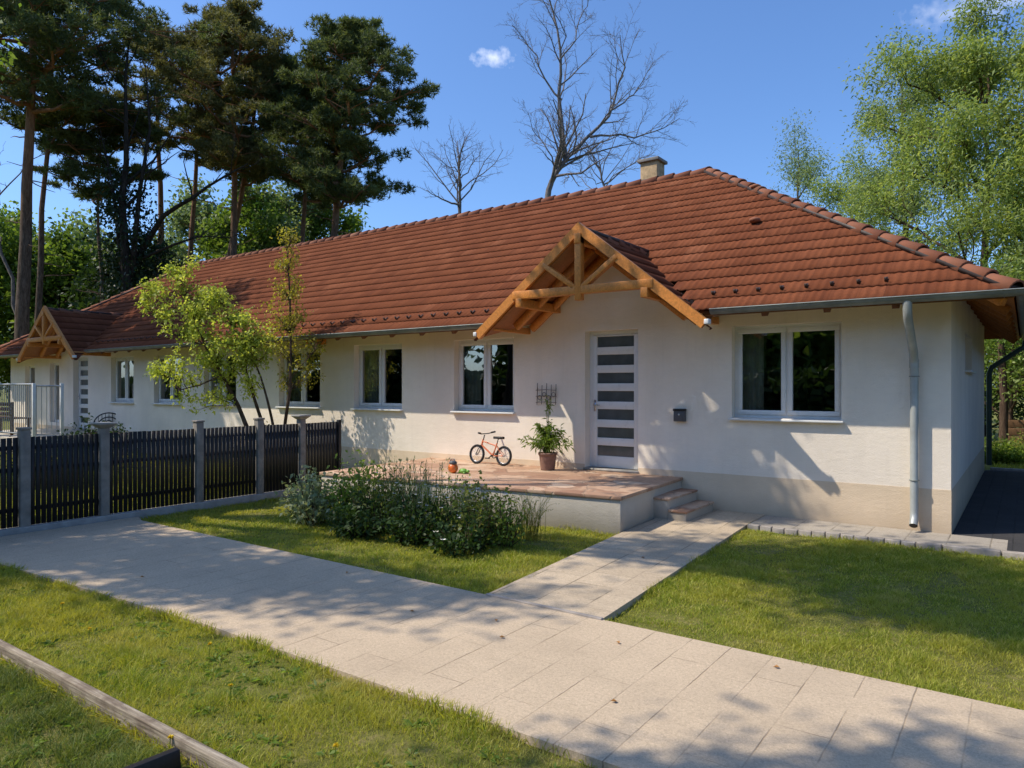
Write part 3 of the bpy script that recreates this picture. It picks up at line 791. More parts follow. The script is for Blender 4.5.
# ---------------- timber porch gables
def gable(g):
    e=part_empty('porch_gable', (g,GY,GZ), house)
    L=sqrt(GH**2+(GS*GH)**2)
    # tiled slopes: run back until they sink into the main roof
    yend=(GZ-.10-ZE)/SL-OV+.02
    for sg in (1,-1):
        mb=MB(); foot=(g+sg*(GH+.03), GY-.02, GZ-GS*(GH+.03)-.125)
        tile_field(foot,(0,1,0),(-sg*GH,0,GS*GH),yend-GY,L+.03,mb,amp=.25)
        o=mb.build('porch_tiles', M['tile'], e)
        # cut away what would lie beneath the main slope
        clip(o,[((g,-OV,ZE-.02),(0,SL,-1))])
    mb=MB(); ridge_run((g,GY+.03,GZ-.10),(g,yend+.05,GZ-.10),mb,r0=.085,r1=.07); mb.build('porch_ridge_tiles', M['ridge'], e)
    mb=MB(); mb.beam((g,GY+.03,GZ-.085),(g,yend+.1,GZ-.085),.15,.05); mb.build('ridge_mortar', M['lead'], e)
    # boards under the tiles
    mb=MB()
    for sg in (1,-1):
        a=(g,GZ-.16); b=(g+sg*GH,GZ-GS*GH-.16)
        e1=GH-.12; e2=GH-.5; f=lambda q: GZ-GS*q-.16
        mb.hexa([(g,GY+.02,f(0)-.03),(g+sg*e1,GY+.02,f(e1)-.03),(g+sg*e2,.02,f(e2)-.03),(g,.02,f(0)-.03)],
                [(g,GY+.02,f(0)),(g+sg*e1,GY+.02,f(e1)),(g+sg*e2,.02,f(e2)),(g,.02,f(0))])
    mb.build('porch_soffit', M['soffit'], e)
    # barge rafters at the front, cut plumb at the apex
    for sg in (1,-1):
        n=Vector((sg*GS,0,1)).normalized()
        p0=Vector((g,GY,GZ+.005)); p1=Vector((g+sg*(GH+.05),GY,GZ-GS*(GH+.05)+.005))
        hh=.130/n.z*1.0
        y0,y1=GY-.035,GY+.035
        V=[]
        for yy in (y0,y1): V+= [(p0.x,yy,p0.z),(p1.x,yy,p1.z),(p1.x-sg*.09,yy,p1.z-.10),(p1.x-sg*.20,yy,p1.z+GS*.20-hh),(p0.x,yy,p0.z-hh)]
        mb=MB()
        mb.add(V,[(0,1,3,4),(5,9,8,6)]); mb.add(V,[(1,2,3),(6,8,7)])
        mb.add(V,[(0,5,6,1),(1,6,7,2),(2,7,8,3),(3,8,9,4)])
        mb.build('barge_rafter', M['wood'], e, bevel=.006)
        # white metal end cap
        mb=MB(); mb.box(p1.x-.045 if sg>0 else p1.x-.02, p1.x+.02 if sg>0 else p1.x+.045, GY-.045,GY+.05,p1.z-.055,p1.z+.012); mb.build('end_cap', M['white_metal'], e, bevel=.01)
        # inner rafters
        for yy in (-.62,-.18):
            mb=MB(); mb.beam((g+sg*.05,yy,GZ-.27-GS*.05),(g+sg*(GH-.42),yy,GZ-GS*(GH-.42)-.27),.07,.11); mb.build('rafter', M['wood'], e)
        # wall plates / purlins coming out of the wall, ends showing
        mb=MB(); mb.beam((g+sg*1.02,GY+.03-.09,2.99),(g+sg*1.02,.05,2.99),.10,.13); mb.build('purlin', M['wood'], e, bevel=.006)
        mb=MB(); mb.beam((g+sg*1.60,GY+.06,2.66),(g+sg*1.60,.05,2.66),.08,.10); mb.build('purlin', M['wood'], e, bevel=.006)
        # strut of the truss
        mb=MB(); mb.beam((g+sg*.07,GY,3.15),(g+sg*.60,GY,3.52),.07,.10,up=(0,1,0)); mb.build('strut', M['wood'], e, bevel=.005)
    mb=MB(); mb.box(g-1.14,g+1.14,GY-.05,GY+.05,3.045,3.165); mb.build('tie_beam', M['wood'], e, bevel=.008)
    mb=MB(); mb.box(g-.05,g+.05,GY-.055,GY+.055,2.96,3.86); mb.build('king_post', M['wood'], e, bevel=.006)
    mb=MB(); mb.beam((g,GY+.03-.1,3.83),(g,.05,3.83),.10,.14); mb.build('ridge_beam', M['wood'], e, bevel=.006)
for g in GX: gable(g)
# ================================================================== objects on the house front
t_=thing('letter_box','small black square letter box fixed to the wall right of the striped door','letter box',(-3.34,0,1.33))
MB().box(-3.43,-3.26,-.07,-.001,1.235,1.40).build('body', M['toy_grey'], t_, bevel=.008)
MB().box(-3.435,-3.255,-.08,-.005,1.385,1.42).build('lid', M['black'], t_, bevel=.006)
MB().ball((-3.345,-.072,1.335),(.015,.006,.015),10,6).build('lock', M['chrome'], t_)
t_=thing('wall_trellis','small rusty wire trellis ornament on the wall above the potted plant','trellis',(-5.65,0,1.45))
mb=MB()
for x in (-5.83,-5.74,-5.65,-5.56,-5.47): mb.tube([(x,-.03,1.42+.03*abs(sin(x*9))),(x+.01,-.03,1.78+.02*sin(x*31))],.006,5)
for z in (1.48,1.58,1.68): mb.tube([(-5.85,-.035,z),(-5.65,-.04,z+.01),(-5.45,-.035,z)],.005,5)
for k in range(4): mb.torus((-5.78+.09*k,-.03,1.56+.05*(k%2)),.035,.005,'y',14,5)
mb.build('wire_grid', M['trellis'], t_)
mb=MB(); mb.tube([(-5.83,-.03,1.7),(-5.83,0,1.7)],.006,5); mb.tube([(-5.47,-.03,1.7),(-5.47,0,1.7)],.006,5); mb.build('bracket', M['trellis'], t_)

# ================================================================== terrace + steps
ZT=.43
FR,BR,BL,FL=(-3.20,-2.17),(-3.33,0),(-8.20,0),(-8.05,-2.66)
terr=thing('terrace','raised terrace paved with reddish flagstones in front of the striped door','terrace',(-5.7,-1.2,0))
mb=MB(); mb.hexa([(FL[0],FL[1],-.1),(FR[0],FR[1],-.1),(BR[0],-.004,-.1),(BL[0],-.004,-.1)],[(FL[0],FL[1],ZT-.045),(FR[0],FR[1],ZT-.045),(BR[0],-.004,ZT-.045),(BL[0],-.004,ZT-.045)])
mb.build('base_wall', M['terrace_wall'], terr, bevel=.008)
mb=MB(); k=.02; mb.hexa([(FL[0]-k,FL[1]-k,ZT-.044),(FR[0]+k,FR[1]-k,ZT-.044),(BR[0]+k,-.005,ZT-.044),(BL[0]-k,-.005,ZT-.044)],[(FL[0]-k,FL[1]-k,ZT),(FR[0]+k,FR[1]-k,ZT),(BR[0]+k,-.005,ZT),(BL[0]-k,-.005,ZT)])
mb.build('flagstone_top', M['flag'], terr, bevel=.005)
for (x0,x1,z) in ((-3.31,-3.06,.285),(-3.06,-2.82,.14)):
    s=MB(); s.box(x0-.02,x1,-1.10,-.12,-.1,z-.03); st=s.build('step', M['terrace_wall'], terr, bevel=.008)
    s=MB(); s.box(x0+.006 if z>.2 else x0+.003,x1+.015,-1.115,-.115,z-.029,z); s.build('tread', M['flag'], st, bevel=.004)
tl=thing('left_terrace','raised concrete terrace with metal railing in front of the far left porch','terrace',(-22,-1.2,0))
mb=MB(); mb.box(-24.6,-19.3,-2.4,-.006,-.1,.42); mb.build('base_wall', M['terrace_wall'], tl, bevel=.01)
rl=MB(); zt=1.38
def railing(p,q,mb,n,z0=.42,z1=1.42):
    for z in (z1,z0+.12): mb.tube([(p[0],p[1],z),(q[0],q[1],z)],.022 if z==z1 else .015,8)
    for i in range(n+1):
        t=i/n; x=p[0]+(q[0]-p[0])*t; y=p[1]+(q[1]-p[1])*t
        mb.tube([(x,y,z0+.12),(x,y,z1)],.009,6)
rtop=1.80
r=thing('terrace_railing','galvanised railing with upright bars around the far left terrace','railing',(-21,-2.4,.42))
mb=MB(); railing((-24.5,-2.35),(-19.4,-2.35),mb,42,.42,rtop); railing((-19.36,-2.3),(-19.36,-1.72),mb,5,.42,rtop-.04); mb.build('rails', M['rail'], r, smooth=True)
for (x,y) in ((-24.5,-2.35),(-21.9,-2.35),(-19.38,-2.35),(-19.36,-1.72)):
    MB().box(x-.035,x+.035,y-.035,y+.035,.42,rtop+.03).build('post', M['white_metal'], r, bevel=.005)
bn=thing('garden_bench','dark slatted bench standing on the far left terrace behind the railing','bench',(-22.6,-1.7,.42))
mb=MB()
for k in range(4): mb.box(-23.8,-21.6,-2.0+k*.11,-1.91+k*.11,.86,.885)
mb.build('seat', M['wood_dark'], bn)
mb=MB()
for k in range(3): mb.box(-23.8,-21.6,-2.08,-2.055,.95+k*.13,1.05+k*.13)
mb.build('backrest', M['wood_dark'], bn)
for x in (-23.7,-21.7):
    MB().box(x-.03,x+.03,-2.05,-1.99,.42,1.32).build('leg', M['wood_dark'], bn); MB().box(x-.03,x+.03,-1.64,-1.58,.42,.86).build('leg', M['wood_dark'], bn)

# ================================================================== ground and paving
def sheet(name, poly, z, mat, label=None):
    bm=bmesh.new(); vs=[bm.verts.new((x,y,z)) for x,y in poly]; bm.faces.new(vs)
    r=bmesh.ops.extrude_face_region(bm, geom=bm.faces[:]); 
    vv=[v for v in r['geom'] if isinstance(v,bmesh.types.BMVert)]
    for v in vv: v.co.z-=.12
    bmesh.ops.recalc_face_normals(bm, faces=bm.faces[:])
    me=bpy.data.meshes.new(name); bm.to_mesh(me); bm.free(); me.materials.append(mat); o=bpy.data.objects.new(name,me); COL.objects.link(o)
    return struct(o)
GZ0=-.045
mb=MB(); S=600
xs=np.concatenate([[-S,-120,-60],np.linspace(-32,14,47),[60,120,S]]); ys=np.concatenate([[-S,-120,-50],np.linspace(-20,30,51),[60,120,S]])
XX,YY=np.meshgrid(xs,ys,indexing='ij'); ZZ=np.full(XX.shape,GZ0)
nx,ny=XX.shape; i,j=np.meshgrid(np.arange(nx-1),np.arange(ny-1),indexing='ij')
F=np.stack([i*ny+j,(i+1)*ny+j,(i+1)*ny+j+1,i*ny+j+1],-1).reshape(-1,4)
mb.add(np.stack([XX,YY,ZZ],-1).reshape(-1,3),F)
struct(mb.build('ground', M['ground']))
sheet('driveway', [(-9.0,-7.35),(-7.5,-7.08),(-4.2,-6.9),(12,-6.86),(12,-5.11),(-1.82,-5.11),(-8.6,-5.11),(-8.92,-5.0),(-8.92,-6.0),(-8.92,-7.3)], 0.0, M['drive'])
sheet('garden_path', [(-2.93,-5.105),(-1.84,-5.105),(-2.14,-.62),(-2.14,-.006),(-3.30,-.006),(-3.18,-2.2)], .008, M['path'])
sheet('house_strip', [(-2.13,-.80),(.55,-.72),(.55,-.006),(-2.13,-.006)], .004, M['strip'])
sheet('side_yard', [(.01,-.70),(9,-.45),(9,8.1),(.01,8.1)], .000, M['yard'])
# stone edging
def edge_line(x): return -.86+.03*(x+2.1)
ed=thing('stone_edging','low edging of pale concrete blocks between the house strip and the lawn','edging',(-1,-.85,0))
x=-2.10
while x<-.25:
    w_=random.uniform(.145,.17); y=edge_line(x)+random.uniform(-.006,.006); z=.022+random.uniform(-.006,.006)
    MB().box(x,x+w_-.012,y-.045,y+.045,-.12,z).build('edging_block', M['kerb'], ed, bevel=.008); x+=w_
for (a,b) in ((-.22,-.03),(-.01,.50),(.515,1.5),(1.515,2.5),(2.515,3.5)):
    y=edge_line(a)+.0; y2=edge_line(b)
    mb=MB(); mb.hexa([(a,y-.045,-.12),(b,y2-.045,-.12),(b,y2+.045,-.12),(a,y+.045,-.12)],[(a,y-.045,.024),(b,y2-.045,.024),(b,y2+.045,.024),(a,y+.045,.024)])
    mb.build('kerb_stone', M['kerb'], ed, bevel=.008)
fk=thing('rear_edging','pale concrete kerb at the far end of the side yard','edging',(3,8.15,0))
for a in (0.1,1.1,2.1,3.1,4.1): MB().box(a,a+.98,8.11,8.21,-.1,.05).build('kerb_stone', M['kerb'], fk, bevel=.008)
# bright drive edge piece near the end of the path
de=thing('drive_edging','thin concrete edging strip where the garden path meets the driveway','edging',(-2.4,-5.1,0))
MB().box(-2.93,-1.84,-5.135,-5.10,-.1,.014).build('strip', M['kerb'], de, bevel=.004)

# ================================================================== front fence on the left
FX=-9.03
fence=thing('garden_fence','black upright slat fence with grey posts on a low concrete beam','fence',(FX,-4,0))
posts=[(-8.6,0),(-7.45,0),(-6.3,0),(-5.39,1),(-4.08,0),(-3.07,0),(-2.27,1)]
for y,wide in posts:
    mb=MB(); mb.box(FX-.055,FX+.055,y-.055,y+.055,-.1,1.22 if not wide else 1.20); p=mb.build('post', M['post'], fence, bevel=.008)
    if wide:
        mb=MB(); mb.add(*((lambda V,F:(V,F))([(FX-.06,y-.06,1.2),(FX+.06,y-.06,1.2),(FX+.06,y+.06,1.2),(FX-.06,y+.06,1.2),(FX-.11,y-.11,1.245),(FX+.11,y-.11,1.245),(FX+.11,y+.11,1.245),(FX-.11,y+.11,1.245)],[(0,1,5,4),(1,2,6,5),(2,3,7,6),(3,0,4,7)])))
        mb.box(FX-.115,FX+.115,y-.115,y+.115,1.246,1.272); mb.build('post_cap', M['concrete'], p, bevel=.005)
    else:
        mb=MB(); mb.box(FX-.065,FX+.065,y-.065,y+.065,1.221,1.25); mb.build('post_cap', M['post'], p, bevel=.006)
ys_=[p[0] for p in posts]+[-1.50]
for k in range(len(ys_)-1):
    a=ys_[k]+.06; b=ys_[k+1]-(.06 if k<len(ys_)-2 else 0)
    mb=MB(); n=max(2,int(round((b-a)/.062))); st=(b-a)/n
    for i in range(n):
        y=a+st*(i+.5); mb.box(FX-.012,FX+.006,y-.0248,y+.0248,.07,1.13+random.uniform(-.003,.003))
    for z in (.24,.72,.98): mb.box(FX-.05,FX-.0125,a,b,z,z+.05)
    mb.build('slat_panel', M['black_wood'], fence)
MB().box(FX-.03,FX+.03,-1.50,-1.44,-.1,1.16).build('end_post', M['black'], fence, bevel=.004)
MB().box(FX-.06,FX+.075,-9.5,-1.48,-.1,.065).build('base_beam', M['concrete'], fence, bevel=.008)

# weathered timber edging of the raised bed, lower left
tb=thing('timber_edging','weathered grey timber board edging a bed in the lower left lawn','timber edging',(-4,-7.96,0))
mb=MB(); mb.hexa([(-9.2,-8.03,-.1),(-1.9,-7.985,-.1),(-1.9,-7.945,-.1),(-9.2,-7.99,-.1)],[(-9.2,-8.03,.06),(-1.9,-7.99,.055),(-1.9,-7.94,.055),(-9.2,-7.98,.06)])
mb.build('long_board', M['old_wood'], tb, bevel=.006)
mb=MB(); mb.hexa([(-2.58,-9.4,-.1),(-2.52,-9.4,-.1),(-2.45,-8.03,-.1),(-2.51,-8.03,-.1)],[(-2.58,-9.4,.05),(-2.54,-9.4,.05),(-2.47,-8.03,.05),(-2.51,-8.03,.05)])
mb.build('cross_board', M['black_wood'], tb, bevel=.004)
# ================================================================== vegetation helpers
def rot_to(d, ang, az):
    """unit vector at angle ang from d, azimuth az"""
    d = d/np.linalg.norm(d)
    a = np.cross(d,[0,0,1.0]); 
    if np.linalg.norm(a)<.05: a = np.cross(d,[0,1.0,0])
    a/=np.linalg.norm(a); b=np.cross(d,a)
    return cos(ang)*d+sin(ang)*(cos(az)*a+sin(az)*b)
def poly_point(P,t):
    s=t*(len(P)-1); i=min(int(s),len(P)-2); f=s-i
    return P[i]*(1-f)+P[i+1]*f, (P[i+1]-P[i])/(np.linalg.norm(P[i+1]-P[i])+1e-9)
def grow(mb, tips, P, r0, r1, lvl, rg, kids=(5,5,4), ang=(.5,1.0), ratio=.55, up=.12, wob=.16, start=.25, sides=(7,5,4,3,3), Lmin=.15, rmin=.004, tip_from=1):
    """tube along P, then side branches recursively; tips gets the outer points"""
    P=np.asarray(P,float); n=len(P)
    R=np.linspace(r0,r1,n)
    mb.tube(P,R,sides[min(lvl,len(sides)-1)],caps=False)
    L=np.sum(np.linalg.norm(np.diff(P,axis=0),axis=1))
    if lvl>=tip_from:
        for t in np.linspace(.35,1,4): 
            q,d=poly_point(P,t); tips.append((*q,*d))
    if lvl>=len(kids) or L*ratio<Lmin: return
    k=kids[lvl]
    for i in range(k):
        t=start+(1-start)*(i+rg.uniform(.2,.9))/k; t=min(t,.98)
        q,d=poly_point(P,t)
        az=i*2.4+rg.uniform(-.6,.6)
        nd=rot_to(d, rg.uniform(*ang), az)
        l=L*ratio*rg.uniform(.7,1.25)*(1.15-.5*t)
        m=5 if lvl<2 else 4
        Q=[q]; cd_=nd
        for s in range(m-1):
            cd_=cd_+rg.normal(size=3)*wob+np.array([0,0,up]); cd_/=np.linalg.norm(cd_)
            Q.append(Q[-1]+cd_*l/(m-1))
        rr=max(rmin,(r0+(r1-r0)*t)*.55)
        grow(mb,tips,Q,rr,max(rmin*.7,rr*.3),lvl+1,rg,kids,ang,ratio,up,wob,.15,sides,Lmin,rmin,tip_from)
def unit(rg,n):
    v=rg.normal(size=(n,3)); return v/np.linalg.norm(v,axis=1,keepdims=True)
def leaf_cloud(mb, tips, per, spread, L, W, rg, droop=.2, upb=.2, outb=.4):
    T=np.array(tips); N=len(T)*per
    c=np.repeat(T[:,:3],per,0)+rg.normal(size=(N,3))*spread
    d=np.repeat(T[:,3:],per,0)*outb+unit(rg,N)+np.array([0,0,upb]); d/=np.linalg.norm(d,axis=1,keepdims=True)
    s=rg.uniform(.65,1.25,N)
    mb.leaves(c,d,L*s,W*s,droop,rg)
def bent(p,q,n,rg,amp):
    p=np.array(p,float); q=np.array(q,float); t=np.linspace(0,1,n)[:,None]
    off=np.cumsum(rg.normal(size=(n,3))*amp,axis=0); off-=off[0]; off-=t*off[-1]
    return p+(q-p)*t+off
def needle_cloud(mb, C_, rx, rz, tufts, rg, L=.26, W=.035, per=9):
    """C_ list of pad centres"""
    C_=np.array(C_); N=len(C_)*tufts
    u=unit(rg,N)*(rg.uniform(0,1,(N,1))**.4)
    rx=np.repeat(np.broadcast_to(rx,(len(C_),)),tufts)[:,None]
    c=np.repeat(C_,tufts,0)+u*np.concatenate([rx,rx,rx*rz],1)
    c=np.repeat(c,per,0)
    d=unit(rg,len(c))+np.array([0,0,.45]); d/=np.linalg.norm(d,axis=1,keepdims=True)
    mb.tris(c,d,L*rg.uniform(.7,1.2,len(c)),W,rg)

def pine(px, depth, topy, basey, Rpx, label, seed, lean=0, tw=None, mat='needle', nl=26, pads=7, low=None, flat=.5, asym=(0,0), trunk_px=None, tufts=12):
    rg=np.random.default_rng(seed)
    x,y=gp(px,depth); H=hz(topy,depth); zb=hz(basey,depth); R=Rpx*depth/FPX
    x0,y0=gp(trunk_px if trunk_px is not None else px, depth)
    t=thing('pine_tree',label,'pine tree',(x0,y0,0),'tall pines behind the house')
    P=bent((x0,y0,-.2),(x,y,H-.5),9,rg,.10); r=(tw or 10)*depth/FPX/2
    mb=MB(); mb.tube(P,np.linspace(r*1.1,r*.28,9),9,caps=False)
    C_=[];S_=[]
    for i in range(nl):
        tt=(i+rg.uniform(0,1))/nl; z=zb+(H-zb)*tt
        q,d=poly_point(P,min(.99,(z+.2)/(H-.3)))
        az=i*2.4+rg.uniform(-.5,.5)
        prof=sin(pi*min(1,(.16+.84*tt))**.9)**.6 if tt<.97 else .3
        l=R*prof*rg.uniform(.65,1.12)+.3
        dx,dy=cos(az),sin(az)
        l*=1+max(0,dx*asym[0]+dy*asym[1])
        end=q+np.array([dx*l,dy*l,rg.uniform(-.05,.35)*l])
        Q=bent(q,end,6,rg,.05*l); Q[1:4,2]-=.06*l
        mb.tube(Q,np.linspace(r*.32*(1-.5*tt)+.02,.02,6),5,caps=False)
        for k in range(pads):
            a=.35+.65*(k+rg.uniform(0,.8))/pads
            c,_=poly_point(Q,min(a,1)); s=l*.26
            c=c+np.array([rg.normal()*s,rg.normal()*s,rg.uniform(.0,.35)+abs(rg.normal())*.12])
            mb.tube([poly_point(Q,min(.95,a*.85))[0],c],[.022,.012],3,caps=False)
            C_.append(c); S_.append(rg.uniform(.30,.62)*(R/3.2)**.5)
    for k in range(int(pads*3)):
        c=P[-1]+np.array([rg.normal()*R*.25,rg.normal()*R*.25,rg.uniform(-1.0,.5)]); C_.append(c); S_.append(rg.uniform(.35,.6))
    # a few dead snags below the crown
    for k in range(7):
        z=zb*rg.uniform(.55,1); q,_=poly_point(P,min(.95,z/H)); az=rg.uniform(0,6.3); l=rg.uniform(.5,1.6)
        mb.tube(bent(q,q+np.array([cos(az)*l,sin(az)*l,rg.uniform(-.2,.3)]),4,rg,.06),[.035,.025,.018,.01],4,caps=False)
    mb.build('trunk',M['bark_pine'],t,smooth=True)
    nb=MB(); needle_cloud(nb,C_,np.array(S_)*1.12,flat,int(tufts*2.9),rg,L=.24,W=.047,per=9); nb.build('crown',M[mat],t)
    return t

def broadleaf(name, loc, H, R, label, seed, mat='leaf_green', bark='bark_grey', base=.3, leafL=.12, leafW=.06, per=5, spread=.22, kids=(9,5,4), tw=.16, group=None, cat='tree', up=.12, droop=.2, lean=(0,0), limbs=None, ang=(.5,1.1), targets=None, cut=1.0, upb=.2):
    rg=np.random.default_rng(seed); x,y=loc
    t=thing(name,label,cat,(x,y,0),group)
    P=bent((x,y,-.1),(x+lean[0],y+lean[1],H*.9),8,rg,H*.008)
    mb=MB(); tips=[]
    mb.tube(P,np.linspace(tw,tw*.22,8),8,caps=False)
    n=kids[0]
    ends=[]
    if targets is None:
        for i in range(n):
            tt=base+(1-base)*(i+rg.uniform(.1,.9))/n
            q,d=poly_point(P,min(tt,.97)); az=i*2.4+rg.uniform(-.5,.5); v=(tt-base)/(1-base)
            l=R*(sin(pi*(.22+.72*v))**.7)*rg.uniform(.8,1.15)
            ends.append((q,q+np.array([cos(az)*l,sin(az)*l,l*rg.uniform(.35,.8)])*cut,tt))
        ends.append((P[-2],P[-1]+np.array([rg.normal()*.2,rg.normal()*.2,H*.1]),.95))
    else:
        for T in targets:
            T=np.array(T,float); z0=max(H*.25,min(H*.85,T[2]-.45*np.linalg.norm(T[:2]-P[-1][:2])))
            q,_=poly_point(P,min(.95,z0/(H*.9))); ends.append((q,T,z0/H))
    for q,e,tt in ends:
        l=np.linalg.norm(e-q)
        if targets is not None:
            Q=bent(q,e,9,rg,l*.02); Q[2:7,2]+=l*.03
            mb.tube(Q,np.linspace(tw*.35,.02,9),5,caps=False)
            for j in range(8):
                q2,d2=poly_point(Q,rg.uniform(.86,1)); nd=d2*.35+unit(rg,1)[0]; nd/=np.linalg.norm(nd); l2=rg.uniform(.2,.55)
                grow(mb,tips,bent(q2,q2+nd*l2,4,rg,.04),.018,.006,1,rg,(0,4),(.5,1.0),.6,.05,.2,.2)
            continue
        l=l; Q=bent(q,e,6,rg,l*.035); Q[2:4,2]+=l*.04
        grow(mb,tips,Q,tw*.5*(1.1-.6*tt),.02,1,rg,kids,ang,.5,up,.2,.3)
    mb.build('trunk',M[bark],t,smooth=True)
    lb=MB(); leaf_cloud(lb,tips,per,spread,leafL,leafW,rg,droop,upb); lb.build('crown',M[mat],t)
    return t

# ------------------------------------------------------------------ pines behind the house
pine(30,30,-70,120,105,'tallest dark pine at the far left with a thick straight trunk',11,tw=14,trunk_px=22,nl=32,pads=9,tufts=13)
pine(52,32,-30,150,70,'slender pine with pale leaning trunk beside the thick far left pine',12,tw=7,trunk_px=33,nl=22,pads=7)
pine(102,34,108,205,52,'low dark pine with thin trunk between the far left pines and the tall ones',13,tw=5,nl=18,pads=8,flat=.3)
pine(158,38,28,150,52,'pine with bare orange upper trunk and thin olive crown',14,tw=8,mat='needle_warm',nl=20,pads=6,trunk_px=154,tufts=10)
pine(200,41,40,170,40,'narrow pine filling the gap behind the orange trunked pine',15,tw=7,trunk_px=180,nl=20,pads=7,tufts=11,mat='needle_warm')
pine(232,36,14,175,60,'broad rounded olive pine standing in the middle of the pine group',16,tw=9,mat='needle_warm',nl=30,pads=9,trunk_px=231)
pine(262,39,60,190,40,'leaning pine half hidden behind the broad rounded pine',17,tw=8,trunk_px=214,nl=22,pads=8)
pine(305,37,70,205,50,'dark dense pine behind the left side of the rightmost pine',18,tw=7,trunk_px=296,nl=26,pads=9)
pine(354,34,28,215,58,'rightmost pine with heavy dark crown reaching out over the roof',19,tw=10,trunk_px=318,nl=40,pads=10,asym=(.18,.1),tufts=13)

# ------------------------------------------------------------------ green understorey behind the left part of the house
us=[(12,44,225,34,'leaf_green','bright green tree behind the two far left trunks'),
    (58,42,240,40,'leaf_green','bright green bushy tree low beside the far left trunks'),
    (92,46,232,36,'leaf_blue','pale grey green tree between the far left trunks and the dark low pine'),
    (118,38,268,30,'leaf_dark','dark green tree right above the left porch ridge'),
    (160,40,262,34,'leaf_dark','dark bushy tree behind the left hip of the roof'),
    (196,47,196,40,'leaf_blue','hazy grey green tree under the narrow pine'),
    (248,45,190,42,'leaf_green','soft green tree below the broad rounded pine'),
    (290,47,182,40,'leaf_blue','hazy green tree left of the rightmost pine trunk'),
    (330,48,205,36,'leaf_green','low green tree under the rightmost pine'),
    (-40,40,210,46,'leaf_green','green tree just outside the left edge behind the terrace')]
for i,(px,dp_,ty,rp,mt,lab) in enumerate(us):
    H=hz(ty,dp_); broadleaf('broadleaf_tree',gp(px,dp_),H,rp*dp_/FPX*1.15,lab,40+i,mt,base=.12,leafL=.32,leafW=.17,per=9,spread=.42,kids=(18,5,3),tw=.14,group='green trees behind the house')

# dark ivy clad multi stem tree with a long curved limb
def px3(px,py,dp_): x,y=gp(px,dp_); return (x,y,hz(py,dp_))
rg=np.random.default_rng(77); D0=31
x0,y0=gp(128,D0)
iv=thing('ivy_clad_tree','dark ivy clad tree with a long bare curved limb in front of the pines','tree',(x0,y0,0))
mb=MB(); tips=[]
for pts,r0,r1 in (([(128,395),(127,330),(126,260),(122,200),(128,150),(124,90),(130,32)],.26,.03),([(128,300),(134,250),(140,190),(150,130),(146,70)],.16,.02),
                  ([(126,300),(119,240),(112,180),(100,130)],.13,.02),
                  ([(128,275),(148,240),(166,212),(190,200),(212,183),(248,164)],.15,.03),([(135,262),(170,246),(200,236),(232,238)],.07,.015)):
    P=np.array([px3(a,b,D0+rg.uniform(-.6,.6)) for a,b in pts])
    Q=np.array([poly_point(P,t)[0] for t in np.linspace(0,1,9)])
    grow(mb,tips,Q,r0,r1,0,rg,kids=(7,4,4),ratio=.26,ang=(.4,.9),wob=.22,start=.45,rmin=.009)
mb.build('trunk',M['bark_dark'],iv,smooth=True)
mb=MB(); C_=[]
for k in range(330):
    q,_=poly_point(np.array([px3(a,b,D0) for a,b in [(128,390),(127,320),(126,255),(123,180)]]),rg.uniform(0,1)); C_.append((*(q+rg.normal(size=3)*np.array([.5,.5,.35])),0,0,1))
for k in range(200):
    C_.append((*(np.array(px3(rg.uniform(112,165),rg.uniform(232,315),D0+1))+rg.normal(size=3)*.3),0,0,1))
leaf_cloud(mb,C_,16,.22,.15,.12,rg,.3,-.1,0); mb.build('ivy',M['ivy'],iv)

# ------------------------------------------------------------------ bare trees beyond the ridge
def bare(px,dp_,limbs,label,seed,r=.25,ratio=.36,kids=(12,7,6,5)):
    rg=np.random.default_rng(seed); limbs=[(p_,a_*.66,b_*.55) for p_,a_,b_ in limbs]; x,y=gp(px,dp_); t=thing('bare_tree',label,'tree',(x,y,0),'leafless trees behind the roof')
    mb=MB(); tips=[]
    for k,(pts,r0,r1) in enumerate(limbs):
        P=[]
        for i,(a,b) in enumerate(pts): P.append(px3(a,b,dp_+(rg.uniform(-1.0,1.0)*min(1,i/2) if k else 0)))
        if k: P[0]=np.array(px3(*pts[0],dp_))
        P=np.array(P); Q=np.array([poly_point(P,tt)[0] for tt in np.linspace(0,1,10)]); Q[1:-1]+=rg.normal(size=(8,3))*.06
        grow(mb,tips,Q,r0,r1,0,rg,kids=kids,ratio=ratio,ang=(.4,.9),up=.06,wob=.22,start=.3 if k else .6,rmin=.0055)
    mb.build('trunk',M['bark_grey'],t,smooth=True); return t
bare(546,38,[([(530,400),(538,260),(546,195),(557,172),(566,158)],.34,.2),
             ([(566,158),(563,130),(558,95),(562,60),(556,30),(548,0),(545,-25)],.2,.03),
             ([(562,100),(548,85),(538,62),(525,40),(512,25)],.09,.02),
             ([(566,158),(585,140),(604,122),(618,95),(626,66),(620,35)],.17,.03),
             ([(590,137),(612,135),(640,137),(662,128),(680,118)],.10,.02),
             ([(560,60),(574,40),(584,12),(592,-10)],.07,.015),
             ([(612,110),(636,92),(655,60)],.07,.015),
             ([(556,170),(548,150),(536,135),(528,112)],.07,.015)],
     'tall leafless tree rising behind the middle of the roof ridge',5)
bare(462,42,[([(470,400),(463,260),(458,207),(461,185)],.22,.13),([(461,185),(458,165),(463,145),(470,132)],.10,.02),([(459,205),(440,198),(424,190)],.10,.02),([(461,178),(476,160),(484,148)],.06,.015),([(458,172),(440,160),(430,148)],.05,.01)],
     'smaller leafless tree right of the pines',6,kids=(9,6,6,4))
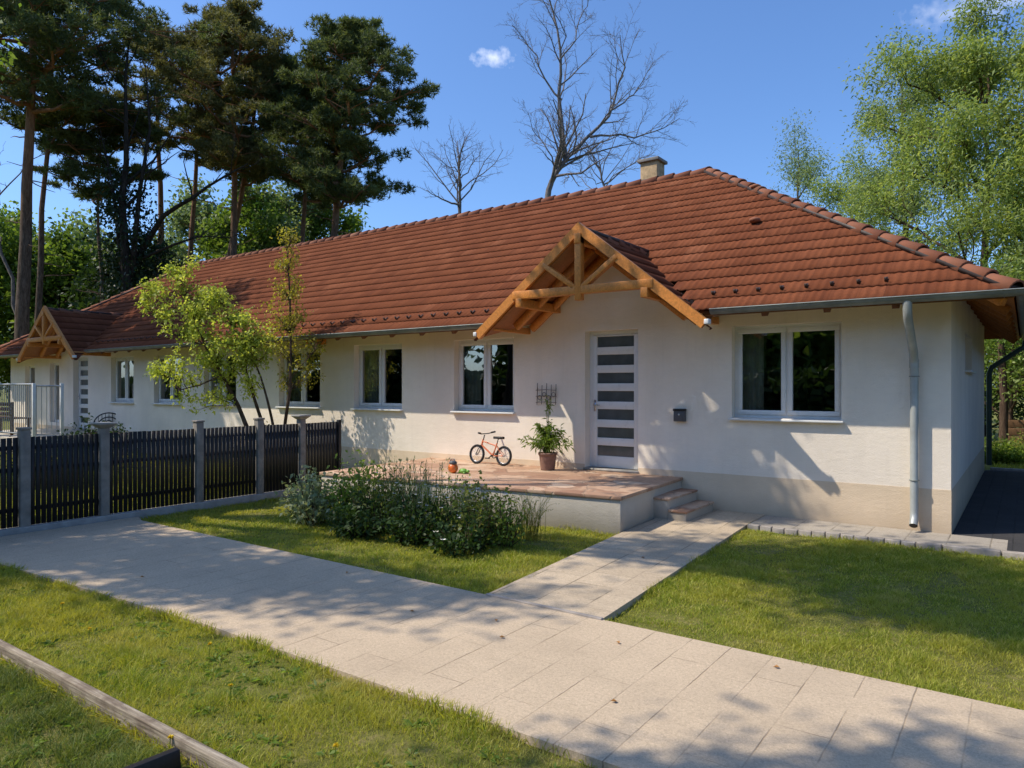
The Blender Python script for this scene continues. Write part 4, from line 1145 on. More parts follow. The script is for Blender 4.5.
bare(604,44,[([(600,400),(602,250),(604,188),(600,165)],.16,.09),([(603,185),(620,172),(640,160),(655,152)],.08,.02),([(601,170),(592,155),(586,142)],.06,.015),([(604,186),(590,178),(580,170)],.05,.015)],
     'low leafless tree behind the ridge left of the chimney',8,kids=(9,6,6,4))
bare(8,31,[([(34,420),(30,360),(20,318),(6,268),(-6,230),(-30,160)],.17,.08),([(-22,210),(0,200),(16,178),(32,160),(50,150)],.06,.02),([(0,205),(-4,170),(4,150)],.03,.01)],
     'leaning dark trunk at the left edge in front of the thick pine',9,kids=(3,3,2),ratio=.2)

# ------------------------------------------------------------------ light green willows on the right
def willow(px,dp_,topy,Rpx,label,seed,base=.12,per=13,kids=(20,6,4),mat='leaf_willow',L=.15,Wd=.05,tw=.16,sp=.26,lean=(0,0)):
    H=hz(topy,dp_); return broadleaf('willow_tree',gp(px,dp_),H,Rpx*dp_/FPX,label,seed,mat,'bark_brown',base,L,Wd,per,sp,kids,tw,'light green trees right of the house',up=.16,droop=.35,upb=-.1,ang=(.35,.8),lean=lean)
willow(978,23,22,100,'largest light green willow right behind the corner of the roof',61,per=18,kids=(26,6,4))
willow(1070,21,14,90,'light green willow at the right edge with drooping sprays',62,per=18,kids=(24,6,4))
willow(902,27,62,46,'upright slim willow at the left side of the willow clump',63,kids=(20,5,4),mat='leaf_blue',sp=.3)
willow(862,31,168,52,'low willow showing just above the hip of the roof',64,kids=(14,5,4))
willow(797,36,148,52,'small thin grey green tree above the roof hip, left of the willows',65,kids=(12,5,3),mat='leaf_blue',per=16,sp=.36)
broadleaf('broadleaf_tree',gp(1012,18.5),4.6,1.7,'leafy green shrub tree behind the side yard beside the dark downpipe',66,'leaf_green','bark_brown',.15,.10,.05,7,.2,(16,5,4),.07,cat='tree')
broadleaf('broadleaf_tree',gp(1060,17.5),5.2,2.0,'second leafy tree at the right edge behind the side yard',67,'leaf_willow','bark_brown',.2,.10,.05,6,.22,(16,5,4),.08,cat='tree')
broadleaf('broadleaf_tree',gp(985,24),5.0,2.2,'dark undergrowth tree behind the rear corner of the house',68,'leaf_dark','bark_dark',.05,.14,.08,7,.3,(18,5,4),.08,cat='tree')
# brown board fence far right and low shrubs in front of it
bf=thing('board_fence','low brown horizontal board fence at the right edge behind the side yard','fence',(*gp(1040,17.8),0))
a=np.array(gp(1001,17.8)); b=np.array(gp(1120,17.3))
for k in range(4):
    mb=MB(); mb.beam((a[0],a[1],.22+.2*k),(b[0],b[1],.22+.2*k),.025,.185); mb.build('board',M['fence_wood'],bf,bevel=.004)
for q in (a,(a+b)/2,b): 
    mb=MB(); mb.beam((q[0],q[1]+.05,-.1),(q[0],q[1]+.05,1.05),.08,.08,up=(0,1,0)); mb.build('post',M['fence_wood'],bf)
tk=thing('slim_trunk_tree','thin brown trunk standing in front of the board fence','tree',(*gp(1003,17.2),0))
mb=MB(); x,y=gp(1003,17.2); mb.tube([(x,y,-.1),(x+.02,y,1.5),(x-.05,y,3),(x,y,4.4)],[.10,.085,.07,.03],8); mb.build('trunk',M['bark_brown'],tk,smooth=True)
mb=MB(); leaf_cloud(mb,[(x+rng.normal()*.5,y+rng.normal()*.5,rng.uniform(2.6,4.6),0,0,1) for _ in range(90)],9,.15,.10,.05,rng); mb.build('crown',M['leaf_green'],tk)

def shrub(loc,R,H,label,seed,mat='leaf_bush',n=60,per=12,L=.06,Wd=.03,name='shrub',cat='shrub',group=None,parent=None,stems=True,flowers=None,z0=GZ0):
    rg=np.random.default_rng(seed); x,y=loc; t=thing(name,label,cat,(x,y,0),group)
    mb=MB(); tips=[]
    for i in range(n):
        az=rg.uniform(0,2*pi); rr=R*sqrt(rg.uniform(0,1)); h=H*(1-.45*(rr/R)**2)*rg.uniform(.5,1.2)
        p=np.array([x+rr*.35*cos(az),y+rr*.35*sin(az),z0]); e=np.array([x+rr*cos(az),y+rr*sin(az),z0+h])
        Q=bent(p,e,4,rg,.02); mb.tube(Q,[.006,.005,.004,.002],3,caps=False)
        for tt in np.linspace(.25,1,5): q,d=poly_point(Q,tt); tips.append((*q,*d))
    mb.build('stems',M['bark_brown'],t)
    lb=MB(); leaf_cloud(lb,tips,max(4,int(per*.6)),.05,L,Wd,rg,.25,.25,.3); lb.build('leaves',M[mat],t)
    if flowers:
        fm,fn,fs=flowers; T=np.array(tips)[4::5]; idx=rg.choice(len(T),min(fn,len(T)),replace=False)
        for i in idx:
            c=T[i,:3]+np.array([0,0,.03])
            k=6; a=np.arange(k)*2*pi/k+rg.uniform(0,1); tilt=rg.normal(size=3)*.4
            d=np.stack([np.cos(a),np.sin(a),.25+0*a],1)+tilt*.3
            d/=np.linalg.norm(d,axis=1,keepdims=True)
            sd=np.cross(d,[0,0,1.0]); sd/=np.linalg.norm(sd,axis=1,keepdims=True)
            V=np.stack([c+0*d,c+d*fs*.6+sd*fs*.25,c+d*fs,c+d*fs*.6-sd*fs*.25],1).reshape(-1,3)
            fb=MB(); fb.add(V,np.arange(4*k).reshape(-1,4)); fb.build('flower',M[fm],t)
    return t
for i,(px,dp_,R,H,mt,lab) in enumerate([(992,16.6,.4,.55,'leaf_green','small leafy shrub at the foot of the dark rear downpipe'),(1010,16.4,.45,.5,'leaf_bush','green shrub at the foot of the board fence'),(1030,16.6,.5,.6,'leaf_bush2','olive shrub at the right edge by the board fence'),(1052,16.2,.5,.5,'leaf_bush','round shrub just outside the right edge behind the side yard')]):
    shrub(gp(px,dp_),R,H,lab,80+i,mt,n=60,per=12,L=.08,Wd=.04)

# ------------------------------------------------------------------ yellow green maple and sapling behind the fence
def P3(px,py,dp_): return np.array(px3(px,py,dp_))
def shaped_tree(name,label,stems,clumps,dp_,seed,mat,per,L,Wd,spread,cat='tree'):
    rg=np.random.default_rng(seed); b=px3(*stems[0][0][0],dp_)
    t=thing(name,label,cat,(b[0],b[1],0)); mb=MB(); tips=[]
    polys=[]
    for pts,r0,r1 in stems:
        P=np.array([px3(a,c,dp_+(0 if i==0 else rg.uniform(-.25,.25))) for i,(a,c) in enumerate(pts)]); P[0][2]=min(P[0][2],b[2]) if pts[0][1]>425 else P[0][2]
        Q=np.array([poly_point(P,tt)[0] for tt in np.linspace(0,1,10)]); mb.tube(Q,np.linspace(r0,r1,10),7,caps=False); polys.append(Q)
    allp=np.concatenate([q[3:] for q in polys])
    for (cx,cy,rp,n) in clumps:
        n=max(3,int(n*.75))
        for k in range(n):
            a=rg.uniform(0,2*pi); rr=rp*sqrt(rg.uniform(0,1)); 
            e=P3(cx+rr*cos(a),cy+rr*sin(a)*.8,dp_+rg.uniform(-1,1)*rp*dp_/FPX*1.0)
            d=np.linalg.norm(allp-e,axis=1)+np.maximum(0,allp[:,2]-e[2]+.1)*2; q=allp[np.argmin(d)]
            Q=bent(q,e,5,rg,.04); Q[1:3,2]+=.03
            mb.tube(Q,np.linspace(.011,.003,5),3,caps=False)
            for tt in (.45,.6,.75,.88,1): p_,d_=poly_point(Q,tt); tips.append((*p_,*d_))
    mb.build('trunk',M['bark_brown'],t,smooth=True)
    lb=MB(); leaf_cloud(lb,tips,per,spread,L,Wd,rg,.35,-.05,.3); lb.build('crown',M[mat],t); return t
DM=14.3
shaped_tree('maple_tree','young yellow green maple with several leaning stems behind the slat fence',
  [([(264,478),(252,440),(238,405),(222,375),(205,345),(190,310),(178,275)],.055,.012),
   ([(264,478),(268,440),(258,410),(250,385),(240,350),(228,315),(215,285)],.045,.010),
   ([(266,478),(276,440),(270,410),(262,380),(250,350)],.04,.012),
   ([(205,345),(185,340),(165,330),(150,310),(142,292)],.02,.006),
   ([(222,375),(200,385),(180,390),(160,372)],.018,.006)],
  [(160,300,20,18),(178,275,16,16),(185,315,26,30),(212,300,20,26),(232,322,26,34),(200,345,26,28),(232,350,26,30),(172,368,20,16),(205,382,24,18),(258,352,24,24),(196,262,8,5),(150,288,10,6),(246,385,16,10),(188,400,14,6),(262,325,16,14),(150,368,10,5)],
  DM,91,'leaf_maple',9,.07,.045,.07)
shaped_tree('sapling','slim upright bronze green sapling rising above the eave right of the maple',
  [([(278,478),(284,430),(290,390),(291,350),(290,300),(288,260),(286,226)],.04,.007),([(290,380),(302,365),(315,350)],.012,.005)],
  [(287,235,10,8),(286,258,14,16),(290,285,18,22),(280,310,16,16),(298,318,16,12),(290,340,18,12),(312,345,12,10),(298,372,20,14),(276,338,14,10),(316,372,10,6)],
  DM-.3,92,'leaf_sapling',7,.055,.036,.06)
# undergrowth seen between the slats and left of the terrace
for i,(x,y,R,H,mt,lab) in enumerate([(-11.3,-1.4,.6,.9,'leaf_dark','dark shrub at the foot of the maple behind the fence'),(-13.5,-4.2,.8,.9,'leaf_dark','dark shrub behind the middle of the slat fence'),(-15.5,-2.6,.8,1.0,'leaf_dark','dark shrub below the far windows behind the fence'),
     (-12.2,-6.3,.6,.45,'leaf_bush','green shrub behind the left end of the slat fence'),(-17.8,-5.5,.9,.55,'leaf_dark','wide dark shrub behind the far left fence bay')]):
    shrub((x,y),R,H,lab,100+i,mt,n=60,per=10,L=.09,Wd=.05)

# ------------------------------------------------------------------ flower bed in front of the terrace
bed=[((-6.75,-3.85),.42,.62,'leaf_silver','pale leafy shrub at the left end of the flower bed',46,9,.075,.04,None),
     ((-6.25,-3.55),.45,.80,'leaf_bush','bright green shrub at the left corner of the terrace',60,11,.07,.035,None),
     ((-5.75,-3.55),.42,.78,'leaf_bush2','tall olive perennial left of the middle of the flower bed',60,10,.06,.022,('petal',12,.034)),
     ((-5.25,-3.45),.40,.76,'leaf_silver','silvery tall stemmed perennial in the middle of the flower bed',70,9,.06,.012,('petal',34,.028)),
     ((-4.75,-3.45),.40,.66,'leaf_bush','white flowering perennial right of the silvery one',60,9,.055,.018,('petal',26,.03)),
     ((-4.25,-3.55),.42,.66,'leaf_bush2','olive rose shrub with pale blooms near the right end of the flower bed',56,10,.06,.035,('petal',12,.045)),
     ((-4.0,-3.5),.30,.58,'leaf_bush','loose bronze tipped shrub at the right end of the flower bed',46,8,.05,.028,('yellow',5,.035)),
     ((-4.9,-3.85),.45,.42,'leaf_dark','low dark leafy plant at the front of the flower bed',60,10,.07,.035,None),
     ((-5.7,-3.95),.42,.45,'leaf_dark','low dark shrub at the front left of the flower bed',60,10,.07,.03,None),
     ((-4.15,-3.95),.36,.36,'leaf_dark','low dark plant with pale leaves at the front right of the flower bed',50,9,.06,.035,('petal',5,.04)),
     ((-7.5,-3.4),.32,.5,'leaf_silver','small pale shrub in front of the rightmost fence bay',36,8,.07,.035,None)]
for i,(l,R,H,mt,lab,n,per,L,Wd,fl) in enumerate(bed):
    shrub(l,R,H,lab,120+i,mt,n=n,per=per,L=L,Wd=Wd,name='flowering_shrub' if fl else 'garden_shrub',group='plants of the flower bed',flowers=fl)
# tall thin stalks over the bed
rg=np.random.default_rng(140); gt=thing('tall_grass','tuft of tall thin grass stalks in the middle of the flower bed','ornamental grass',(-5.3,-3.5,0)); mb=MB(); m2=MB()
for k in range(190):
    x=-5.3+rg.normal()*.32; y=-3.55+rg.normal()*.16; h=rg.uniform(.45,.86); e=np.array([x+rg.normal()*.10,y+rg.normal()*.10,h])
    Q=bent((x,y,GZ0),e,4,rg,.012); mb.tube(Q,[.0035,.003,.0025,.0015],3,caps=False)
    m2.leaves(np.repeat(Q[-1:],3,0)+rg.normal(size=(3,3))*.01,unit(rg,3)*.5+np.array([0,0,.8]),.05,.010,0,rg)
mb.build('stalks',M['leaf_bush'],gt); m2.build('seed_heads',M['leaf_silver'],gt)
g2=thing('tall_grass','wispy pale grass at the right end of the flower bed against the terrace wall','ornamental grass',(-4.0,-2.95,0)); mb=MB(); m2=MB()
for k in range(90):
    x=-4.0+rg.normal()*.08; y=-2.95+rg.normal()*.08; a=rg.uniform(0,6.3); s=rg.uniform(.05,.3); h=rg.uniform(.25,.5)
    Q=np.array([[x,y,GZ0],[x+cos(a)*s*.3,y+sin(a)*s*.3,h*.6],[x+cos(a)*s*.7,y+sin(a)*s*.7,h*.92],[x+cos(a)*s,y+sin(a)*s,h*.98]]); mb.tube(Q,[.003,.0025,.002,.001],3,caps=False)
    m2.leaves(np.repeat(Q[-1:],3,0)+rg.normal(size=(3,3))*.012,unit(rg,3),.03,.008,0,rg)
mb.build('stalks',M['leaf_bush2'],g2); m2.build('seed_heads',M['leaf_silver'],g2)

# ------------------------------------------------------------------ potted plant
px_,py_=-5.38,-.40
pp=thing('potted_plant','leafy plant in a terracotta pot against the wall left of the striped door','potted plant',(px_,py_,ZT))
prof=[(0,0),(.105,0),(.112,.02),(.135,.22),(.138,.235),(.15,.24),(.152,.275),(.135,.277),(.13,.25),(0,.24)]
mb=MB(); mb.lathe(prof,24,(px_,py_,ZT)); mb.build('pot',M['pot'],pp,smooth=False)
mb=MB(); mb.lathe([(.0,.247),(.13,.245)],18,(px_,py_,ZT)); mb.build('soil',M['soil'],pp)
rg=np.random.default_rng(150); mb=MB(); sb=MB()
for k in range(46):
    az=rg.uniform(0,6.3); s=abs(rg.normal())*.19+.02; h=rg.uniform(.18,.62)*(1-.5*min(1,s/.5)); 
    if k<5: s=.04; h=rg.uniform(.75,1.0)
    Q=np.array([[px_+rg.normal()*.04,py_+rg.normal()*.04,ZT+.24],[px_+cos(az)*s*.35,py_+sin(az)*s*.25,ZT+.24+h*.55],[px_+cos(az)*s*.75,py_+sin(az)*s*.5,ZT+.24+h*.92],[px_+cos(az)*s*1.15,py_+sin(az)*s*.7,ZT+.24+h*.9]])
    sb.tube(Q,[.005,.004,.003,.0015],4,caps=False)
    T=[(*poly_point(Q,t)[0],*poly_point(Q,t)[1]) for t in np.linspace(.3,1,8)]
    leaf_cloud(mb,T,4 if k>=5 else 1,.02,.095,.022,rg,.3,.1,.7)
sb.build('stems',M['leaf_bush'],pp); mb.build('leaves',M['leaf_green'],pp)

# ------------------------------------------------------------------ bicycles
def bicycle(t, A, d, s, wheelR, paint, lean=.0, up=0):
    """A rear contact point, d unit direction to the front wheel, s wheelbase"""
    A=np.array(A,float); d=np.array([d[0],d[1],0.0]); n=np.array([-d[1],d[0],0]); u=np.array([0,0,1.0])+n*lean; u/=np.linalg.norm(u)
    def Q(a,b,c=0): return A+d*a+u*b+n*c
    for a in (0,s):
        c=Q(a,wheelR)
        for nm,R_,r_,mt in (('wheel',wheelR-.022,.008,'chrome'),):
            mb=MB(); ang=np.linspace(0,2*pi,29); P=np.array([c+(d*cos(q)+u*sin(q))*(wheelR-.045*wheelR/.18) for q in ang]); mb.tube(P,.006,6,caps=False)
            for q in np.arange(12)*pi/6: mb.tube([c,c+(d*cos(q)+u*sin(q))*(wheelR*.78)],.0022,3,caps=False)
            mb.tube([c-n*.03,c+n*.03],.016,8)
            w_=mb.build('wheel',M[mt],t,smooth=True)
            mb=MB(); P=np.array([c+(d*cos(q)+u*sin(q))*(wheelR-.018) for q in ang]); mb.tube(P,.0195,8,caps=False); mb.build('tyre',M['rubber'],w_,smooth=True)
    k=wheelR/.18
    bb=Q(s*.40,wheelR*.95); st=Q(s*.27,wheelR*2.25); hd=Q(s*.80,wheelR*2.35); hl=Q(s*.84,wheelR*1.95); ra=Q(0,wheelR); fa=Q(s,wheelR)
    mb=MB(); r=.013*k
    mb.tube([bb,st],r,8); mb.tube([hl,bb],r*1.25,8); mb.tube([hd,st-(st-bb)*.22],r*1.1,8); mb.tube([hd+u*.03,hl],r*1.3,8)
    for sg in (1,-1):
        mb.tube([bb+n*.01*sg,ra+n*.028*sg],r*.6,6); mb.tube([st-(st-bb)*.2+n*.01*sg,ra+n*.028*sg],r*.5,6)
    mb.build('frame',M[paint],t,smooth=True)
    mb=MB()
    for sg in (1,-1): mb.tube([hl+n*.028*sg,Q(s*.93,wheelR*1.5)+n*.03*sg,fa+n*.03*sg],r*.6,6)
    mb.tube([hl-n*.03,hl+n*.03],r*.7,6); mb.build('fork',M['black'],t,smooth=True)
    mb=MB(); tp=Q(s*.76,wheelR*3.0); mb.tube([hd,tp],r*.8,8)
    mb.tube([tp-n*.22+d*-.05+u*.05*k,tp-n*.10+u*.02,tp+n*.10+u*.02,tp+n*.22+d*-.05+u*.05*k],.009,7); hb=mb.build('handlebar',M['black'],t,smooth=True)
    for sg in (1,-1): m2=MB(); a_=tp+n*.22*sg+d*-.05+u*.05*k; m2.tube([a_,a_+n*-.08*sg+d*.02-u*.012],.015,8); m2.build('grip',M['rubber'],hb,smooth=True)
    mb=MB(); sp=Q(s*.235,wheelR*2.68); mb.tube([st,sp],r*.7,6); c=sp+u*.015
    for a,w_,h_ in ((-.10,.055,.02),(-.05,.06,.022),(0,.04,.02),(.06,.022,.016),(.11,.016,.012)): pass
    V=[]; 
    secs=[(-.11,.045),(-.07,.062),(-.01,.05),(.05,.024),(.11,.016)]
    for a,w_ in secs:
        for (xx,zz) in ((-1,0),(-.6,.022),(.6,.022),(1,0),(.6,-.018),(-.6,-.018)): V.append(c+d*a*k+n*w_*xx+u*zz)
    F=[(i*6+j,i*6+(j+1)%6,(i+1)*6+(j+1)%6,(i+1)*6+j) for i in range(4) for j in range(6)]+[(0,1,2,3),(0,3,4,5),(24,27,26,25),(24,29,28,27)]
    mb.add(V,F); mb.build('saddle',M['black'],t,smooth=True)
    mb=MB(); ang=np.linspace(0,2*pi,19); mb.tube(np.array([bb-n*.03+(d*cos(q)+u*sin(q))*.045*k for q in ang]),.008,6,caps=False); mb.tube([bb-n*.05,bb+n*.05],.016,8)
    for sg in (1,-1): e=bb+n*.055*sg+(d*.6+u*-.5)*.085*k*sg; mb.tube([bb+n*.05*sg,e],.008,6)
    cr=mb.build('crank',M['black'],t,smooth=True)
    for sg in (1,-1): e=bb+n*.085*sg+(d*.6+u*-.5)*.085*k*sg; m2=MB(); m2.beam(e-d*.035,e+d*.035,.05,.016,up=tuple(u)); m2.build('pedal',M['rubber'],cr)
kb=thing('childs_bicycle','small orange childs bicycle leaning on the wall on the terrace','bicycle',(-6.4,-.42,ZT))
aa=np.array([-6.28,-.36]); bb_=np.array([-6.86,-.34]); dd=(bb_-aa); sL=np.linalg.norm(dd); dd/=sL
bicycle(kb,(aa[0],aa[1],ZT),dd,sL,.165,'orange_paint',lean=-.10)
gx_,gy_=gp(105,20)  # bench stands in for an unclear arched shape behind the fence
ab=thing('arched_bench','small black wrought iron bench standing in for an unclear arched object behind the slat fence','bench',(gx_,gy_,0))
ca,sa=RT[0],RT[1]
def L3(u,v,z): return (gx_+ca*u-sa*v, gy_+sa*u+ca*v, z)
mb=MB(); q=np.linspace(0,pi,15)
for w_,h_ in ((.44,.34),(.30,.22),(.14,.12)): mb.tube([L3(w_*cos(a_),.2,.66+h_*sin(a_)) for a_ in q],.017,6)
for k in range(-4,5): mb.tube([L3(k*.1,.2,.45),L3(k*.1,.2,.66+.33*sqrt(max(0,1-(k*.1/.44)**2)))],.008,5)
for z in (.47,.66): mb.tube([L3(-.44,.2,z),L3(.44,.2,z)],.014,6)
mb.build('backrest',M['black'],ab,smooth=True)
for k in range(5): mb=MB(); mb.beam(L3(-.46,-.2+.085*k,.45),L3(.46,-.2+.085*k,.45),.06,.02); mb.build('seat_slat',M['wood_dark'],ab)
for u in (-.44,.44):
    for v in (-.2,.2): mb=MB(); mb.tube([L3(u,v,.45),L3(u,v,GZ0)],.017,6); mb.build('leg',M['black'],ab)
    mb=MB(); mb.tube([L3(u,.2,.66),L3(u,0,.68),L3(u,-.2,.64),L3(u,-.2,.45)],.015,6); mb.build('armrest',M['black'],ab,smooth=True)

# toys
tb_=thing('toy_ball','orange toy ball with a grey cap lying on the terrace','toy',(-6.32,-1.58,ZT))
mb=MB(); mb.ball((-6.32,-1.58,ZT+.078),.078,20,14); mb.build('ball',M['toy_orange'],tb_,smooth=True)
mb=MB(); mb.ball((-6.32,-1.58,ZT+.155),(.062,.062,.04),16,8); mb.tube([(-6.38,-1.58,ZT+.15),(-6.36,-1.58,ZT+.21),(-6.30,-1.58,ZT+.215),(-6.27,-1.58,ZT+.16)],.008,6); mb.build('cap',M['toy_grey'],tb_,smooth=True)
tg=thing('toy_turtle','small green plastic toy beside the orange ball on the terrace','toy',(-6.17,-1.52,ZT))
mb=MB(); mb.ball((-6.17,-1.52,ZT+.035),(.075,.055,.042),16,8); mb.build('shell',M['toy_green'],tg,smooth=True)
mb=MB(); mb.ball((-6.07,-1.53,ZT+.04),(.03,.024,.024),12,8); 
mb.build('head',M['toy_green'],tg,smooth=True)
for (a,b) in ((.05,.04),(.05,-.04),(-.05,.04),(-.05,-.04)): MB().ball((-6.17+a,-1.52+b,ZT+.014),(.022,.018,.014),8,6).build('foot',M['toy_green'],tg,smooth=True)

# ------------------------------------------------------------------ trees outside the frame: they cast the dappled shade and stand in the window reflections
S3=np.array([-1.2,-1.0,1.97])
def src(x,y,z,h): t=(h-z)/1.97; return tuple(np.array([x,y,z])+S3*t)
def caster(loc,H,targets,label,seed,per=4,spread=.30,kids=(0,5,4),L=.15,Wd=.085,mat='leaf_green',tw=.2):
    return broadleaf('shade_tree',loc,H,3,label,seed,mat,'bark_dark',.3,L,Wd,per,spread,kids,tw,'trees along the left boundary',targets=targets,up=.05)
rgc=np.random.default_rng(55)
def spots(lst):
    out=[]
    for (x,y,z,h,n,s) in lst:
        for k in range(n): out.append(src(x+rgc.normal()*s,y+rgc.normal()*s*.6,z,h+rgc.uniform(-.8,.8)))
    return out
caster((-12.6,-8.2),12,spots([(-3.3,0,1.2,10,3,.35),(-2.9,0,.5,9.5,2,.3),(.6,-1.7,0,10.5,3,.45),(2.6,-1.9,0,11,3,.6),(.3,-3.0,0,11,4,.4),(1.9,-3.3,0,11.5,3,.5),(-1.2,-2.6,0,11,2,.3)]),'tall leafy tree just outside the left edge whose crown shades the door wall',301,per=6)
caster((-13.5,-11),12,spots([(-6.6,-5.5,0,9,3,.5),(-5.0,-5.6,0,9,3,.45),(-4.1,-5.8,0,9.5,2,.3),(-7.9,-6.4,0,8,3,.5),(-5.6,-6.3,0,9,2,.3),(-3.4,-5.4,0,9.5,1,.2),(-8.6,-5.6,0,8,2,.3),(-7.2,-7.4,0,8,2,.25)]),'leafy tree outside the left edge whose crown shades the driveway',302,per=5)
caster((-9.5,-14.5),12,spots([(.1,-7.0,0,9,2,.25),(.7,-6.7,0,9.5,4,.35),(1.4,-6.3,0,10,3,.3)]),'leafy tree behind the viewer whose crown shades the near driveway',303,per=5)
caster((-27,-7),13,spots([(-17,0,1.8,13,5,.8),(-19.5,0,1.8,12.5,6,1.0),(-22.5,0,1.8,12,7,1.0),(-20,1,3.4,12,6,1.2),(-24,0,1.8,12,6,1.0),(-17,1,4,14,5,1.0),(-24,1,3.5,12,5,1),(-15.6,0,1.4,13,4,.5)]),'leafy tree far outside the left edge shading the far porch',304,per=5,spread=.4,L=.22,Wd=.13)
caster((-20,-13),13,spots([(-14,-3.5,0,11,3,1.0),(-16.5,-4,0,11,4,1.2)]),'leafy tree outside the left edge shading the lawn behind the fence',305,per=4,spread=.4,L=.2,Wd=.11)
for i,(x,y,H,R) in enumerate([(-16,-28,9,3.6),(-23,-27,5.0,3),(-11,-31,4.8,3),(-33,-24,8,4),(-42,-20,13,4.5),(-3,-33,5.2,3.2),(6,-31,12,4),(-52,-10,11,5),(-20,-37,10,4.5),(-5,-42,14,5),(14,-28,10,5)]):
    broadleaf('garden_tree',(x,y),H,R,['broad','tall','round topped','slim','big','low','spreading','distant','very tall','high','rightmost'][i]+' green tree of the row across the street, outside the photo',200+i,'leaf_dark' if i%2 else 'leaf_green','bark_dark',.05,.6,.4,7,.7,(18,5,3),.2,'tree row across the street')
hd=thing('hedge','long unseen green hedge across the street, added to cover the horizon in window reflections','hedge',(-20,-22,0)); mb=MB(); n=60000  # out of view, added so the panes reflect no bare horizon
x=rng.uniform(-75,25,n); mb.leaves(np.stack([x,-23+(x+20)*.0+rng.normal(size=n)*.6,rng.uniform(0,2.5,n)],1),unit(rng,n),.35,.25,0,rng); mb.build('foliage',M['leaf_dark'],hd)
mb=MB(); mb.box(-75,25,-23.3,-22.9,-.1,2.0); mb.build('branch_core',M['ivy'],hd)
th=thing('added_conifer_hedge','tall unseen conifer hedge right of the side yard, added to cut sky light on the side wall','hedge',(6,8,0)); n=40000  # added out of view to dim the sky fill on side wall and yard
mb=MB(); mb.leaves(np.stack([6+rng.normal(size=n)*.35,rng.uniform(-.5,19,n),rng.uniform(0,4.6,n)],1),unit(rng,n),.22,.12,0,rng); mb.build('foliage',M['leaf_dark'],th)
MB().box(5.8,6.2,-.4,19,-.1,4.3).build('branch_core',M['ivy'],th)
#@@GRASS@@
# ------------------------------------------------------------------ grass
def in_poly(X,Y,poly):
    c=np.zeros(len(X),bool); n=len(poly); j=n-1
    for i in range(n):
        xi,yi=poly[i]; xj,yj=poly[j]
        c^=((yi>Y)!=(yj>Y))&(X<(xj-xi)*(Y-yi)/(yj-yi+1e-12)+xi); j=i
    return c
from_mask=[[(FL[0],FL[1]),(FR[0],FR[1]),(BR[0],.1),(BL[0],.1)]]
def vnoise(X,Y,s,seed):
    r=np.random.default_rng(seed); G=r.uniform(0,1,(64,64)); x=(X*s)%63; y=(Y*s)%63; i=x.astype(int); j=y.astype(int); fx=x-i; fy=y-j; fx=fx*fx*(3-2*fx); fy=fy*fy*(3-2*fy)
    i2=(i+1)%64; j2=(j+1)%64
    return (G[i,j]*(1-fx)+G[i2,j]*fx)*(1-fy)+(G[i,j2]*(1-fx)+G[i2,j2]*fx)*fy
def grass(name,poly,dens,h,w,label,excl=(),seed=1,jag=.07,clump=.5,mat='grass'):
    r=np.random.default_rng(seed); P=np.array(poly); x0,y0=P.min(0); x1,y1=P.max(0)
    N=int((x1-x0)*(y1-y0)*dens); X=r.uniform(x0,x1,N); Y=r.uniform(y0,y1,N)
    k=in_poly(X+r.normal(size=N)*jag*.5,Y+r.normal(size=N)*jag*.5,poly)
    for e in excl: k&=~in_poly(X,Y,e)
    # keep fewer far away
    dd_=np.hypot(X-CAM[0],Y-CAM[1]); k&=r.uniform(0,1,N)<np.clip(6.0/dd_,.12,1)**1.2
    n1=vnoise(X,Y,1.3,seed+5); n2=vnoise(X,Y,6,seed+6); n3=vnoise(X,Y,2.6,seed+7)
    k&=r.uniform(0,1,N)<np.clip(.30+clump*1.3*(n1*.5+n2*.5)+.1,0.12,1)
    k&=~((n3>.86)&(r.uniform(0,1,N)<.75))
    X,Y,n1,n2,dd_=X[k],Y[k],n1[k],n2[k],dd_[k]; N=len(X)
    hh=h*(.25+.8*n1+.85*n2**2)*r.uniform(.5,1.25,N); ww=w*r.uniform(.7,1.4,N)*np.clip(dd_/6,.8,2.2)
    az=r.uniform(0,2*pi,N); az2=r.uniform(0,2*pi,N); ln=hh*r.uniform(.2,1.5,N)
    bx=np.stack([X,Y,np.full(N,GZ0-.004)],1); sd=np.stack([np.cos(az),np.sin(az),0*az],1)*(ww/2)[:,None]
    ld=np.stack([np.cos(az2),np.sin(az2),0*az2],1)
    mid=bx+ld*(ln*.35)[:,None]+np.array([0,0,1.0])*(hh*.6)[:,None]; tip=bx+ld*ln[:,None]+np.array([0,0,1.0])*hh[:,None]
    V=np.stack([bx-sd,bx+sd,mid+sd*.8,mid-sd*.8,tip],1).reshape(-1,3)
    b=np.arange(N)[:,None]*5
    mb=MB(); mb.V=[V]; mb.n=len(V); mb.F[4]=[b+np.array([[0,1,2,3]])]; mb.F[3]=[b+np.array([[3,2,4]])]; mb.UV[4]=[np.zeros((4*N,2))]; mb.UV[3]=[np.zeros((3*N,2))]
    o=mb.build(name,M[mat]); return tag(o,label,'grass',kind='stuff')
ter_p=[FL,FR,(BR[0],.1),(BL[0],.1)]
grass('grass',[(-1.83,-5.10),(4.5,-5.10),(4.5,-.76),(-2.13,-.92)],15000,.038,.0042,'short sunlit lawn right of the garden path',seed=11)
grass('grass',[(-8.9,-5.10),(-2.94,-5.10),(-3.17,-2.2),(-3.3,-2.0),(-8.96,-1.5)],10000,.042,.0042,'lawn between driveway, fence and terrace around the flower bed',excl=[ter_p],seed=12)
